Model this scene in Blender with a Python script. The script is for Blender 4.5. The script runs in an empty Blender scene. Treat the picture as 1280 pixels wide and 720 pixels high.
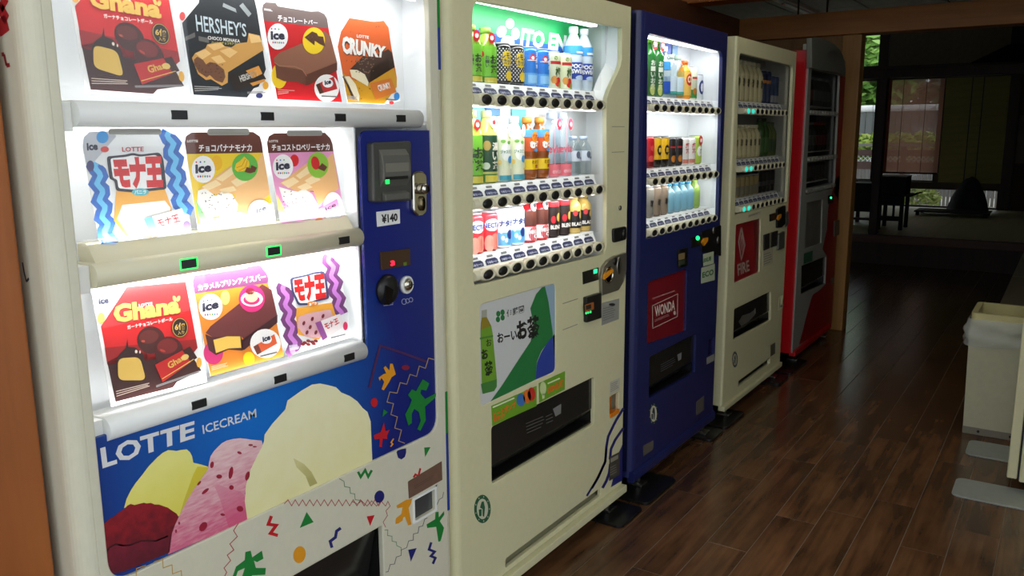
import bpy, bmesh, math, random
from mathutils import Vector, Matrix
random.seed(7)
S = bpy.context.scene
COL = S.collection

# ------------------------------------------------------------------ camera
FPX, PITCH, YAW, ROLL, CAMZ = 1049.05, 0.183224, 0.587726, -0.005247, 1.407
CAM = Vector((0, 0, CAMZ))
_fw = Vector((-math.sin(YAW)*math.cos(PITCH), math.cos(YAW)*math.cos(PITCH), -math.sin(PITCH)))
_rt = Vector((math.cos(YAW), math.sin(YAW), 0)); _up = _rt.cross(_fw)
RT = _rt*math.cos(ROLL)+_up*math.sin(ROLL); UP = _up*math.cos(ROLL)-_rt*math.sin(ROLL)
cd = bpy.data.cameras.new('camera'); cd.sensor_width = 36; cd.lens = FPX/1280*36; cd.clip_start = 0.02; cd.clip_end = 200
cam = bpy.data.objects.new('camera', cd); COL.objects.link(cam)
cam.matrix_world = Matrix(((RT.x, UP.x, -_fw.x, 0), (RT.y, UP.y, -_fw.y, 0), (RT.z, UP.z, -_fw.z, CAMZ), (0, 0, 0, 1)))
S.camera = cam

# ------------------------------------------------------------------ world, lights, exposure
w = bpy.data.worlds.new('overcast_sky'); S.world = w; w.use_nodes = True
bgn = w.node_tree.nodes['Background']; bgn.inputs[0].default_value = (0.86, 0.93, 1.0, 1); bgn.inputs[1].default_value = 1.5
S.view_settings.view_transform = 'Standard'; S.view_settings.look = 'None'
S.view_settings.exposure = 0.0; S.view_settings.gamma = 1.0; S.view_settings.use_curve_mapping = False
ADDED_TUBE = 23.0        # brightness of the unseen ceiling tubes added over the near hall
ICE_W, TEA_W, BLUE_W = 0.85, 1.4, 1.1


def area_light(name, loc, direction, sx, sy, power, col=(1, 1, 1), spread=math.pi):
    l = bpy.data.lights.new(name, 'AREA'); l.shape = 'RECTANGLE'; l.size = sx; l.size_y = sy
    l.energy = power; l.color = col; l.spread = spread
    o = bpy.data.objects.new(name, l); COL.objects.link(o); o.location = loc
    d = Vector(direction).normalized()
    z = -d; x = Vector((0, 1, 0)); y = z.cross(x).normalized(); x = y.cross(z)      # local x runs along world Y
    o.rotation_euler = Matrix((x, y, z)).transposed().to_euler()
    return o


# ------------------------------------------------------------------ pixels -> directions
def ray(px, py):
    return _fw+RT*((px-640)/FPX)-UP*((py-360)/FPX)
def PX(px, py, x):
    r = ray(px, py); return CAM+r*(x/r.x)
def PY(px, py, y):
    r = ray(px, py); return CAM+r*(y/r.y)
def PZ(px, py, z):
    r = ray(px, py); return CAM+r*((z-CAMZ)/r.z)
XF = -1.327               # the common front plane of the row of machines


class Fr:                 # a magnified window on the photograph: frame(x, y) -> photograph pixel
    def __init__(s, x0, y0, k): s.x0, s.y0, s.k = x0, y0, k
    def __call__(s, x, y): return (s.x0+x/s.k, s.y0+y/s.k)
ID = Fr(0, 0, 1)


# ------------------------------------------------------------------ materials
def lin(c):
    return tuple((v/255/12.92 if v/255 <= 0.04045 else ((v/255+0.055)/1.055)**2.4) for v in c)
_M = {}
def M(name, rgb, rough=0.45, metal=0.0, emit=0.0, noise=0.0, scale=8.0, bump=0.0, spec=0.5, stretch=None, rgb2=None):
    key = (name, rgb, rough)
    if key in _M: return _M[key]
    m = bpy.data.materials.new(name); m.use_nodes = True; nt = m.node_tree; b = nt.nodes['Principled BSDF']
    c = lin(rgb)+(1,)
    b.inputs['Base Color'].default_value = c; b.inputs['Roughness'].default_value = rough; b.inputs['Metallic'].default_value = metal
    b.inputs['Specular IOR Level'].default_value = spec
    if emit:
        b.inputs['Emission Color'].default_value = c; b.inputs['Emission Strength'].default_value = emit
    if noise or bump:
        tc = nt.nodes.new('ShaderNodeTexCoord'); mp = nt.nodes.new('ShaderNodeMapping'); nz = nt.nodes.new('ShaderNodeTexNoise')
        nz.inputs['Scale'].default_value = scale; nz.inputs['Detail'].default_value = 6
        if stretch: mp.inputs['Scale'].default_value = stretch
        nt.links.new(tc.outputs['Object'], mp.inputs[0]); nt.links.new(mp.outputs[0], nz.inputs[0])
        if noise:
            mx = nt.nodes.new('ShaderNodeMix'); mx.data_type = 'RGBA'
            a = lin(rgb2)+(1,) if rgb2 else tuple(max(0, v*(1-noise)) for v in c[:3])+(1,)
            mx.inputs[6].default_value = a; mx.inputs[7].default_value = c if rgb2 else tuple(min(1, v*(1+noise*.6)) for v in c[:3])+(1,)
            rp = nt.nodes.new('ShaderNodeMapRange'); rp.inputs[1].default_value = .32; rp.inputs[2].default_value = .68
            nt.links.new(nz.outputs[0], rp.inputs[0]); nt.links.new(rp.outputs[0], mx.inputs[0]); nt.links.new(mx.outputs[2], b.inputs['Base Color'])
        if bump:
            bp = nt.nodes.new('ShaderNodeBump'); bp.inputs['Strength'].default_value = bump; bp.inputs['Distance'].default_value = .004
            nt.links.new(nz.outputs[0], bp.inputs['Height']); nt.links.new(bp.outputs[0], b.inputs['Normal'])
    _M[key] = m; return m
def ink(rgb):
    return M('ink_%02x%02x%02x' % rgb, rgb, .4)
def glow(rgb, e):
    return M('lit_%02x%02x%02x_%d' % (rgb+(int(e*10),)), rgb, .4, emit=e)
def fade(name, c_top, c_bot, z_top, z_bot, noise=.1, scale=60, stretch=(1, 1, 1), rough=.3):      # a printed vertical colour fade
    m = M(name, c_top, rough); nt = m.node_tree; b = nt.nodes['Principled BSDF']; tc = nt.nodes.new('ShaderNodeTexCoord'); sx = nt.nodes.new('ShaderNodeSeparateXYZ')
    mp = nt.nodes.new('ShaderNodeMapping'); mp.inputs['Scale'].default_value = stretch; nz = nt.nodes.new('ShaderNodeTexNoise'); nz.inputs['Scale'].default_value = scale; nz.inputs['Detail'].default_value = 5
    mr = nt.nodes.new('ShaderNodeMapRange'); mr.inputs[1].default_value = z_top; mr.inputs[2].default_value = z_bot; mr.clamp = False
    ad = nt.nodes.new('ShaderNodeMath'); ad.operation = 'MULTIPLY_ADD'; ad.inputs[1].default_value = noise*8; ad2 = nt.nodes.new('ShaderNodeMath'); ad2.operation = 'SUBTRACT'; ad2.inputs[1].default_value = noise*4; ad2.use_clamp = True
    mx = nt.nodes.new('ShaderNodeMix'); mx.data_type = 'RGBA'; mx.inputs[6].default_value = lin(c_top)+(1,); mx.inputs[7].default_value = lin(c_bot)+(1,)
    nt.links.new(tc.outputs['Object'], sx.inputs[0]); nt.links.new(tc.outputs['Object'], mp.inputs[0]); nt.links.new(mp.outputs[0], nz.inputs[0]); nt.links.new(sx.outputs[2], mr.inputs[0])
    nt.links.new(nz.outputs[0], ad.inputs[0]); nt.links.new(mr.outputs[0], ad.inputs[2]); nt.links.new(ad.outputs[0], ad2.inputs[0]); nt.links.new(ad2.outputs[0], mx.inputs[0]); nt.links.new(mx.outputs[2], b.inputs['Base Color'])
    return m
def glass(name='pane_glass', tint=(1, 1, 1), refl=1.0):
    if name in _M: return _M[name]
    m = bpy.data.materials.new(name); m.use_nodes = True; nt = m.node_tree; nt.nodes.clear()
    out = nt.nodes.new('ShaderNodeOutputMaterial'); mx = nt.nodes.new('ShaderNodeMixShader'); t = nt.nodes.new('ShaderNodeBsdfTransparent')
    g = nt.nodes.new('ShaderNodeBsdfGlossy'); f = nt.nodes.new('ShaderNodeLayerWeight'); f.inputs[0].default_value = .5       # Schlick reflectance of thin glass
    pw = nt.nodes.new('ShaderNodeMath'); pw.operation = 'POWER'; pw.inputs[1].default_value = 5
    mu = nt.nodes.new('ShaderNodeMath'); mu.operation = 'MULTIPLY_ADD'; mu.inputs[1].default_value = .94*refl; mu.inputs[2].default_value = .03*refl
    t.inputs[0].default_value = tint+(1,); g.inputs['Roughness'].default_value = .02
    nt.links.new(f.outputs['Facing'], pw.inputs[0]); nt.links.new(pw.outputs[0], mu.inputs[0]); nt.links.new(mu.outputs[0], mx.inputs[0]); nt.links.new(t.outputs[0], mx.inputs[1]); nt.links.new(g.outputs[0], mx.inputs[2])
    nt.links.new(mx.outputs[0], out.inputs[0]); _M[name] = m; return m
def sheet(name, rgb, alpha):                     # thin translucent plastic film
    if name in _M: return _M[name]
    m = M(name+'_', rgb, .25); nt = m.node_tree; b = nt.nodes['Principled BSDF']; b.inputs['Alpha'].default_value = alpha; _M[name] = m; return m

BEIGE = M('cream_enamel', (216, 212, 172), .38, noise=.02, scale=60)
BEIGE_D = M('cream_plastic', (220, 214, 184), .35)
BEIGE1 = M('pale_cream_enamel', (214, 211, 190), .34, noise=.02, scale=60)
WHITE_P = M('white_plastic', (236, 238, 236), .35)
WHITE_BOX = M('white_lining', (235, 238, 240), .5)
BLUE_E = M('navy_enamel', (34, 40, 92), .28, noise=.06, scale=40)
BLUE_PANEL = M('blue_acrylic', (24, 48, 140), .2, noise=.05, scale=3)
RED_E = M('red_enamel', (186, 16, 24), .3, noise=.05, scale=30)
BLACK_P = M('black_plastic', (22, 22, 22), .35)
DARK_GLASS = M('smoked_plastic', (34, 34, 32), .18, noise=.2, scale=5)
STEEL = M('brushed_steel', (170, 168, 162), .3, metal=1.0, noise=.1, scale=40)
CHROME = M('chrome', (205, 200, 188), .12, metal=1.0)
GREY_P = M('grey_plastic', (92, 92, 86), .4)
SILVER = M('silver_paint', (176, 178, 180), .35, metal=.4)
GLASS = glass()


# ------------------------------------------------------------------ objects
def link(name, mesh, parent=None):
    o = bpy.data.objects.new(name, mesh); COL.objects.link(o)
    if parent is not None:
        o.parent = parent; o.matrix_parent_inverse = parent.matrix_world.inverted() if parent.type == 'EMPTY' else Matrix()
    return o
def tag(o, label, cat, group=None, kind=None):
    o['label'] = label; o['category'] = cat
    if group: o['group'] = group
    if kind: o['kind'] = kind
    return o
def root(name, loc, label, cat, group=None):
    o = bpy.data.objects.new(name, None); COL.objects.link(o); o.location = loc; o.empty_display_size = .1
    o.matrix_world = Matrix.Translation(Vector(loc)); return tag(o, label, cat, group)
def struct(o, label=None):
    o['kind'] = 'structure'
    if label: o['label'] = label
    return o


class MB:                                        # collects shapes into one mesh
    def __init__(s): s.v = []; s.f = []; s.m = []; s.mats = []; s.smooth = []
    def mi(s, mat):
        if mat not in s.mats: s.mats.append(mat)
        return s.mats.index(mat)
    def add(s, vs, fs, mat, smooth=False):
        b = len(s.v); i = s.mi(mat); s.v += [tuple(v) for v in vs]
        for f in fs: s.f.append(tuple(b+k for k in f)); s.m.append(i); s.smooth.append(smooth)
        return s
    def box(s, x0, x1, y0, y1, z0, z1, mat):
        vs = [(x, y, z) for x in (x0, x1) for y in (y0, y1) for z in (z0, z1)]
        return s.add(vs, [(0, 1, 3, 2), (4, 6, 7, 5), (0, 4, 5, 1), (2, 3, 7, 6), (0, 2, 6, 4), (1, 5, 7, 3)], mat)
    def prism(s, pts, a, b, axis, mat, smooth=False):      # pts 2D, extruded along axis a..b
        n = len(pts)
        def P(p, t): return {'x': (t, p[0], p[1]), 'y': (p[0], t, p[1]), 'z': (p[0], p[1], t)}[axis]
        vs = [P(p, a) for p in pts]+[P(p, b) for p in pts]
        s.add(vs, [(i, (i+1) % n, n+(i+1) % n, n+i) for i in range(n)], mat, smooth)
        k = len(s.v)-2*n; i = s.mi(mat)
        s.f.append(tuple(range(k, k+n))[::-1]); s.m.append(i); s.smooth.append(False)
        s.f.append(tuple(range(k+n, k+2*n))); s.m.append(i); s.smooth.append(False)
        return s
    def lathe(s, prof, c, mat, seg=20, axis='z', smooth=True, sc=(1, 1)):   # prof: (r, h) from c along axis
        vs = []; fs = []; n = len(prof)
        for r, h in prof:
            for k in range(seg):
                a = 2*math.pi*k/seg; u, v = r*math.cos(a)*sc[0], r*math.sin(a)*sc[1]
                vs.append({'z': (c[0]+u, c[1]+v, c[2]+h), 'x': (c[0]+h, c[1]+u, c[2]+v), 'y': (c[0]+u, c[1]+h, c[2]+v)}[axis])
        for i in range(n-1):
            for k in range(seg):
                q = (k+1) % seg; fs.append((i*seg+k, i*seg+q, (i+1)*seg+q, (i+1)*seg+k))
        s.add(vs, fs, mat, smooth); b = len(s.v)-len(vs); i = s.mi(mat)
        for ring, rev in ((0, True), (n-1, False)):
            if prof[ring][0] > 1e-5:
                t = tuple(b+ring*seg+k for k in range(seg)); s.f.append(t[::-1] if rev else t); s.m.append(i); s.smooth.append(False)
        return s
    def tube(s, p, q, r, mat, seg=10, r2=None):
        p, q = Vector(p), Vector(q); d = (q-p).normalized(); a = d.orthogonal().normalized(); b = d.cross(a); r2 = r if r2 is None else r2
        vs = [p+(a*math.cos(t)+b*math.sin(t))*r for t in [2*math.pi*k/seg for k in range(seg)]]+[q+(a*math.cos(t)+b*math.sin(t))*r2 for t in [2*math.pi*k/seg for k in range(seg)]]
        s.add(vs, [(i, (i+1) % seg, seg+(i+1) % seg, seg+i) for i in range(seg)], mat, True)
        k = len(s.v)-2*seg; i = s.mi(mat)
        for t in (tuple(range(k, k+seg))[::-1], tuple(range(k+seg, k+2*seg))): s.f.append(t); s.m.append(i); s.smooth.append(False)
        return s
    def quad(s, a, b, c, d, mat): return s.add([a, b, c, d], [(0, 1, 2, 3)], mat)
    def mesh(s, name, recalc=True, bevel=0, seg=2):
        me = bpy.data.meshes.new(name); me.from_pydata(s.v, [], s.f)
        for m in s.mats: me.materials.append(m)
        me.polygons.foreach_set('material_index', s.m); me.polygons.foreach_set('use_smooth', s.smooth)
        if recalc or bevel:
            bm = bmesh.new(); bm.from_mesh(me)
            if bevel:
                bmesh.ops.remove_doubles(bm, verts=bm.verts, dist=1e-6)
                es = [e for e in bm.edges if len(e.link_faces) == 2 and e.calc_face_angle(0) > .6]
                bmesh.ops.bevel(bm, geom=es, offset=bevel, segments=seg, affect='EDGES', profile=.6, clamp_overlap=True)
            bmesh.ops.recalc_face_normals(bm, faces=bm.faces); bm.to_mesh(me); bm.free()
        me.update(); return me
    def build(s, name, parent=None, recalc=True, bevel=0, seg=2):
        return link(name, s.mesh(name, recalc, bevel, seg), parent)


def rnd(pts, r, seg=6):                          # polygon with rounded corners; r one number or one per corner
    n = len(pts); out = []
    for i, p in enumerate(pts):
        q = r[i] if isinstance(r, (list, tuple)) else r
        p = Vector(p[:2]); a = Vector(pts[i-1][:2])-p; b = Vector(pts[(i+1) % n][:2])-p
        if q < 1e-6: out.append((p.x, p.y)); continue
        q = min(q, a.length*.48, b.length*.48); a = p+a.normalized()*q; b = p+b.normalized()*q
        for k in range(seg+1):
            t = k/seg; out.append(tuple(a*(1-t)**2+p*2*t*(1-t)+b*t*t))
    return out
def rect(y0, y1, z0, z1, r=0.0, seg=6):
    p = [(y0, z0), (y1, z0), (y1, z1), (y0, z1)]
    return rnd(p, r, seg) if r else p


def plate(name, loops, xfront, thick, mat, parent=None, bevel=.003, res=2):   # a sheet in the YZ plane with holes
    c = bpy.data.curves.new('c', 'CURVE'); c.dimensions = '2D'; c.fill_mode = 'BOTH'
    b = min(bevel, thick*.45); c.bevel_depth = b; c.bevel_resolution = res; c.extrude = thick/2-b; c.offset = -b
    for lp in loops:
        sp = c.splines.new('POLY'); sp.points.add(len(lp)-1); sp.use_cyclic_u = True
        for i, (y, z) in enumerate(lp): sp.points[i].co = (y, z, 0, 1)
    o = bpy.data.objects.new('c', c); me = bpy.data.meshes.new_from_object(o)
    bpy.data.objects.remove(o); bpy.data.curves.remove(c)
    me.transform(Matrix(((0, 0, 1, xfront-thick/2), (1, 0, 0, 0), (0, 1, 0, 0), (0, 0, 0, 1))))
    bm = bmesh.new(); bm.from_mesh(me); bmesh.ops.remove_doubles(bm, verts=bm.verts, dist=1e-5); bmesh.ops.recalc_face_normals(bm, faces=bm.faces); bm.to_mesh(me); bm.free()
    me.materials.clear(); me.materials.append(mat); me.name = name
    me.polygons.foreach_set('use_smooth', [False]*len(me.polygons))
    return link(name, me, parent)


_TX = {}
def text_mesh(s, bold=0.0):
    k = (s, bold)
    if k not in _TX:
        c = bpy.data.curves.new('t', 'FONT'); c.body = s; c.resolution_u = 2; c.fill_mode = 'FRONT'; c.offset = bold
        o = bpy.data.objects.new('t', c); me = bpy.data.meshes.new_from_object(o)
        vs = [(v.co.x, v.co.y) for v in me.vertices]; fs = [tuple(p.vertices) for p in me.polygons]
        bpy.data.objects.remove(o); bpy.data.curves.remove(c); bpy.data.meshes.remove(me)
        x0 = min(v[0] for v in vs); x1 = max(v[0] for v in vs); y0 = min(v[1] for v in vs); y1 = max(v[1] for v in vs)
        _TX[k] = ([((x-x0)/(x1-x0), (y-y0)/(y1-y0)) for x, y in vs], fs)
    return _TX[k]


class Art:                                       # flat print on a real plane; shapes are given as photograph pixels
    EPS = .00022
    def __init__(s, O, n=(1, 0, 0), base=1, split=False): s.O = Vector(O); s.n = Vector(n).normalized(); s.mb = MB(); s.k = base; s.fr = ID; s.split = split; s.done = []
    def cut(s):                                  # with split, every shape of the print becomes a piece of its own
        if s.split and s.mb.v: s.done.append(s.mb); s.mb = MB()
    def up(s, d=1): s.k += d; return s
    def F(s, fr): s.fr = fr; return s
    def P(s, x, y):
        r = ray(*s.fr(x, y)); o = s.O+s.n*(s.k*s.EPS)
        return CAM+r*((o-CAM).dot(s.n)/r.dot(s.n))
    def face(s, vs, mat):
        nn = Vector((0, 0, 0))
        for i in range(len(vs)): nn += (vs[i]-vs[0]).cross(vs[(i+1) % len(vs)]-vs[0])
        if nn.dot(s.n) < 0: vs = vs[::-1]
        s.mb.add(vs, [tuple(range(len(vs)))], mat)
    def poly(s, pts, c): s.cut(); s.face([s.P(*p) for p in pts], c if not isinstance(c, tuple) else ink(c)); return s
    def rpoly(s, pts, r, c): return s.poly(rnd(pts, r, 5), c)
    def ell(s, x, y, rx, ry, c, rot=0, n=24):
        q = math.radians(rot)
        return s.poly([(x+rx*math.cos(t)*math.cos(q)-ry*math.sin(t)*math.sin(q), y+rx*math.cos(t)*math.sin(q)+ry*math.sin(t)*math.cos(q)) for t in [2*math.pi*k/n for k in range(n)]], c)
    def ring(s, x, y, rx, ry, wd, c, n=28):
        m = ink(c) if isinstance(c, tuple) else c
        for k in range(n):
            a, b = 2*math.pi*k/n, 2*math.pi*(k+1)/n
            s.face([s.P(x+(rx-d)*math.cos(t), y+(ry-d)*math.sin(t)) for t, d in ((a, 0), (b, 0), (b, wd), (a, wd))], m)
        return s
    def stroke(s, pts, wd, c):
        s.cut()
        m = ink(c) if isinstance(c, tuple) else c; P = [Vector(p) for p in pts]; L = []; R = []
        for i, p in enumerate(P):
            d0 = (p-P[i-1]).normalized() if i else (P[1]-p).normalized(); d1 = (P[i+1]-p).normalized() if i < len(P)-1 else d0
            t = (d0+d1); t = t.normalized() if t.length > 1e-3 else d0; nn = Vector((-t.y, t.x)); k = 1/max(.45, abs(nn.dot(Vector((-d0.y, d0.x)))))
            L.append(p+nn*wd*.5*k); R.append(p-nn*wd*.5*k)
        for i in range(len(P)-1): s.face([s.P(*L[i]), s.P(*L[i+1]), s.P(*R[i+1]), s.P(*R[i])], m)
        return s
    def text(s, t, q, c, bold=0.02):             # q: TL, TR, BR, BL
        m = ink(c) if isinstance(c, tuple) else c; vs, fs = text_mesh(t, bold); a, b, cc, d = [Vector(p) for p in q]; out = []
        for u, v in vs:
            p = (d*(1-u)+cc*u)*(1-v)+(a*(1-u)+b*u)*v; out.append(s.P(p.x, p.y))
        s.mb.add(out, fs, m); return s
    def lines(s, q, n, c, wd):                   # tiny illegible print
        a, b, cc, d = [Vector(p) for p in q]
        for k in range(n):
            v = (k+.5)/n; e = random.uniform(.75, 1); s.stroke([a*(1-v)+d*v, (a*(1-v)+d*v)*(1-e)+(b*(1-v)+cc*v)*e], wd, c)
        return s
    def build(s, name, parent):
        for q in s.done: q.build(name, parent, recalc=False)
        return s.mb.build(name, parent, recalc=False)


# ================================================================== THE SETTING
def wood(name, a, b, rough=.45, axis='y', scale=5.0, var=0.35):
    if name in _M: return _M[name]
    m = bpy.data.materials.new(name); m.use_nodes = True; nt = m.node_tree; bs = nt.nodes['Principled BSDF']
    tc = nt.nodes.new('ShaderNodeTexCoord'); mp = nt.nodes.new('ShaderNodeMapping'); n1 = nt.nodes.new('ShaderNodeTexNoise'); n2 = nt.nodes.new('ShaderNodeTexNoise')
    oi = nt.nodes.new('ShaderNodeObjectInfo'); ad = nt.nodes.new('ShaderNodeVectorMath'); sc = nt.nodes.new('ShaderNodeVectorMath'); sc.operation = 'SCALE'; sc.inputs[3].default_value = 40
    cb = nt.nodes.new('ShaderNodeCombineXYZ')
    for i in range(3): nt.links.new(oi.outputs['Random'], cb.inputs[i])
    nt.links.new(cb.outputs[0], sc.inputs[0]); nt.links.new(tc.outputs['Object'], ad.inputs[0]); nt.links.new(sc.outputs[0], ad.inputs[1])
    st = {'x': (.06, 1, 1), 'y': (1, .06, 1), 'z': (1, 1, .06)}[axis]; mp.inputs['Scale'].default_value = st
    nt.links.new(ad.outputs[0], mp.inputs[0]); nt.links.new(mp.outputs[0], n1.inputs[0])
    n1.inputs['Scale'].default_value = scale*8; n1.inputs['Detail'].default_value = 8; n1.inputs['Distortion'].default_value = .6
    mp2 = nt.nodes.new('ShaderNodeMapping'); mp2.inputs['Scale'].default_value = tuple(.3 if v < 1 else 1 for v in st); nt.links.new(ad.outputs[0], mp2.inputs[0]); nt.links.new(mp2.outputs[0], n2.inputs[0]); n2.inputs['Scale'].default_value = scale*3.2; n2.inputs['Detail'].default_value = 4
    mix = nt.nodes.new('ShaderNodeMath'); mix.operation = 'ADD'; nt.links.new(n1.outputs[0], mix.inputs[0]); nt.links.new(n2.outputs[0], mix.inputs[1])
    rp = nt.nodes.new('ShaderNodeMapRange'); rp.inputs[1].default_value = .66; rp.inputs[2].default_value = 1.34; nt.links.new(mix.outputs[0], rp.inputs[0])
    mx = nt.nodes.new('ShaderNodeMix'); mx.data_type = 'RGBA'; mx.inputs[6].default_value = lin(a)+(1,); mx.inputs[7].default_value = lin(b)+(1,); nt.links.new(rp.outputs[0], mx.inputs[0])
    hs = nt.nodes.new('ShaderNodeHueSaturation'); mr = nt.nodes.new('ShaderNodeMapRange'); mr.inputs[3].default_value = 1-var; mr.inputs[4].default_value = 1+var
    nt.links.new(oi.outputs['Random'], mr.inputs[0]); nt.links.new(mr.outputs[0], hs.inputs['Value']); nt.links.new(mx.outputs[2], hs.inputs['Color']); nt.links.new(hs.outputs[0], bs.inputs['Base Color'])
    bs.inputs['Roughness'].default_value = rough
    bp = nt.nodes.new('ShaderNodeBump'); bp.inputs['Strength'].default_value = .15; bp.inputs['Distance'].default_value = .003
    nt.links.new(n1.outputs[0], bp.inputs['Height']); nt.links.new(bp.outputs[0], bs.inputs['Normal'])
    _M[name] = m; return m
PLANK = wood('dark_wood_plank', (56, 37, 24), (122, 84, 54), .2, 'y', 4, .15)
BEAM_X = wood('brown_beam', (132, 84, 36), (168, 110, 50), .6, 'x', 3, .08)
BEAM_Y = wood('dark_beam', (84, 50, 28), (116, 70, 38), .6, 'y', 3, .08)
ORANGE = wood('orange_wood', (136, 72, 22), (166, 94, 34), .5, 'z', 3, .06)
ORANGE_X = wood('orange_beam', (150, 84, 26), (188, 112, 40), .5, 'x', 3, .06)
POST = wood('tan_post', (140, 98, 42), (172, 124, 60), .55, 'z', 3, .06)
TAN = wood('tan_panel', (112, 78, 36), (140, 100, 50), .6, 'z', 3, .06)
DARKW = wood('dark_timber', (34, 20, 14), (56, 34, 22), .6, 'z', 3, .1)
JOINT = M('floor_joint', (112, 98, 80), .7)

# floor: a dark joint bed and wood planks 0.142 m wide, 0.915 m long, set in staggered rows
fl = struct(MB().box(-4.2, 3.2, -3.5, 9.64, -.06, -.0010, JOINT).build('floor'), 'dark brown wood plank floor of the hall')
PW, PLN = .1418, .915
OFF = {-1: 3.216, -2: 2.97, -3: 3.32, -4: 3.12, -5: 2.975, -6: 2.638, -7: 3.253, -8: 2.985}   # row -> a joint seen in the photograph
pm = {}
def plank_mesh(w_, l_):
    k = (round(w_, 3), round(l_, 2))
    if k not in pm:
        g = .0013; pm[k] = MB().box(g, w_-g, g, l_-g, -.006, 0, PLANK).mesh('plank', bevel=.0005, seg=1)
    return pm[k]
x_edge = -.0945
for r in range(-20, 9):
    x0 = x_edge+(r)*PW
    ylo, yhi = (1.2, 9.6) if -15 <= r <= 0 else ((5.2, 9.6) if r < -15 else (.5, 5.2))
    if r > 1: continue
    j = OFF.get(r, 2.6+((r*37) % 9)*.1)
    y = j-PLN*math.ceil((j-ylo)/PLN)
    while y < yhi-.02:
        a, b = max(y, ylo), min(y+PLN, yhi)
        if b-a > .05:
            o = link('plank', plank_mesh(PW, b-a), fl); o.location = (x0, a, 0)
        y += PLN
# the near hall behind and beside the camera: plain floor sheet already reaches there

# walls, ceiling, beams
WALLX, CZ = -2.16, 2.95
wl = struct(MB().box(WALLX-.1, WALLX, -.6, 6.3, 0, 2.0, TAN).build('wall_left'), 'tan wood wall behind the vending machines')
CEIL = M('ceiling_board', (176, 174, 168), .8, noise=.12, scale=12, stretch=(1, .2, 1))

SEAM = M('ceiling_seam', (30, 26, 22), .8)
ce = struct(MB().box(-4.2, 3.2, -1.0, 13.75, CZ, CZ+.07, SEAM).build('ceiling'), 'grey board ceiling with dark seams')
cm = MB().box(.012, .898, .012, 1.788, 0, .02, CEIL).mesh('ceiling_panel', bevel=.003, seg=1)
for i in range(-5, 4):
    for j in range(-1, 8):
        o = link('ceiling_panel', cm, ce); o.location = (i*.91+.35, j*1.8-.2+.9, CZ-.018)
struct(MB().box(WALLX-.02, 1.2, 6.14, 6.32, 2.045, 2.20, BEAM_X).build('trim_1', bevel=.006), 'brown timber beam across the hall above the post')
struct(MB().box(WALLX-.05, WALLX+.05, -.6, 6.14, 2.0, 2.20, BEAM_Y).build('trim_2', bevel=.006), 'dark timber beam running above the vending machines')
pb = PX(871, 8.4, WALLX+.05)
struct(MB().box(-4.1, 1.2, pb.y-.16, pb.y+.02, pb.z+.0, pb.z+.22, ORANGE_X).build('trim_3', bevel=.006), 'orange timber beam across the hall above the blue machine')
pr = PZ(1058, 413, 0)
post_y = 6.16
struct(MB().box(-1.40, -1.275, post_y, post_y+.13, 0, 2.045, POST).build('trim_4', bevel=.008), 'tan square timber post beside the red machine')
struct(MB().box(WALLX, -1.40, 6.19, 6.24, 0, 2.045, TAN).build('wall_partition'), 'tan wood panel closing the row beside the red machine')
# wood panel at the near end of the row
e1, e2 = PX(26, 320, -1.385), PX(66.7, 720, -1.385)
struct(MB().box(-1.75, -1.385, .05, (e1.y+e2.y)/2, 0, 2.3, ORANGE).build('wall_end', bevel=.004), 'orange wood panel beside the ice cream machine')
# right-hand wall of the hall
struct(MB().box(.78, .9, 2.6, 13.7, 0, CZ, M('right_plaster', (120, 108, 88), .8, noise=.1)).build('wall_right'), 'plain wall along the right side')

# hanging rods and the ceiling fitting
for px in (998, 1034):
    p = PY(px, 12, 6.36)
    tag(MB().tube((p.x, 6.36, 2.10), (p.x, 6.36, CZ-.018), .007, DARKW, 8).tube((p.x, 6.36, CZ-.026), (p.x, 6.36, CZ-.018), .02, DARKW, 10).build('hanging_rod'), 'thin dark rod hanging from the ceiling behind the beam', 'rod', 'hanging rods behind the beam')
fa, fb = PZ(974, 0, CZ-.06), PZ(1016, 21.5, CZ-.06)
t = root('ceiling_light', ((fa.x+fb.x)/2, (fa.y+fb.y)/2, CZ-.018), 'unlit long white ceiling batten behind the beam', 'light fitting')
MB().box(fa.x-.07, fa.x+.07, fa.y-1.2, fb.y+.5, CZ-.065, CZ-.018, M('batten_white', (225, 205, 195), .5)).build('housing', t, bevel=.006)
MB().tube((fa.x+.03, fa.y-1.1, CZ-.078), (fa.x+.03, fb.y+.4, CZ-.078), .012, WHITE_P, 10).build('tube', t)
MB().box(fa.x-.045, fa.x+.015, fa.y+.25, fa.y+.36, CZ-.077, CZ-.064, M('red_lens', (190, 40, 30), .3)).build('pilot_lens', t)

# unseen fluorescent fittings added to light the fronts and beams, behind and above the camera
for k, (x, y) in enumerate(((.1, -.5), (1.5, .6), (1.5, -1.4), (-.25, 3.1))):
    t = root('added_tube_light', (x, y, CZ-.018), ['added unseen fluorescent ceiling fitting above the camera spot', 'added unseen fluorescent ceiling fitting deep in the near hall', 'added unseen fluorescent ceiling fitting by the entrance', 'added unseen fluorescent ceiling fitting before the orange beam'][k], 'light fitting')
    MB().box(x-.09, x+.09, y-.62, y+.62, CZ-.07, CZ-.018, WHITE_P).build('housing', t, bevel=.006)
    for d in (-.04, .04): MB().tube((x+d, y-.58, CZ-.085), (x+d, y+.58, CZ-.085), .013, glow((255, 250, 232), ADDED_TUBE*(.85 if k == 3 else .8)), 10).build('tube', t)


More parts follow.
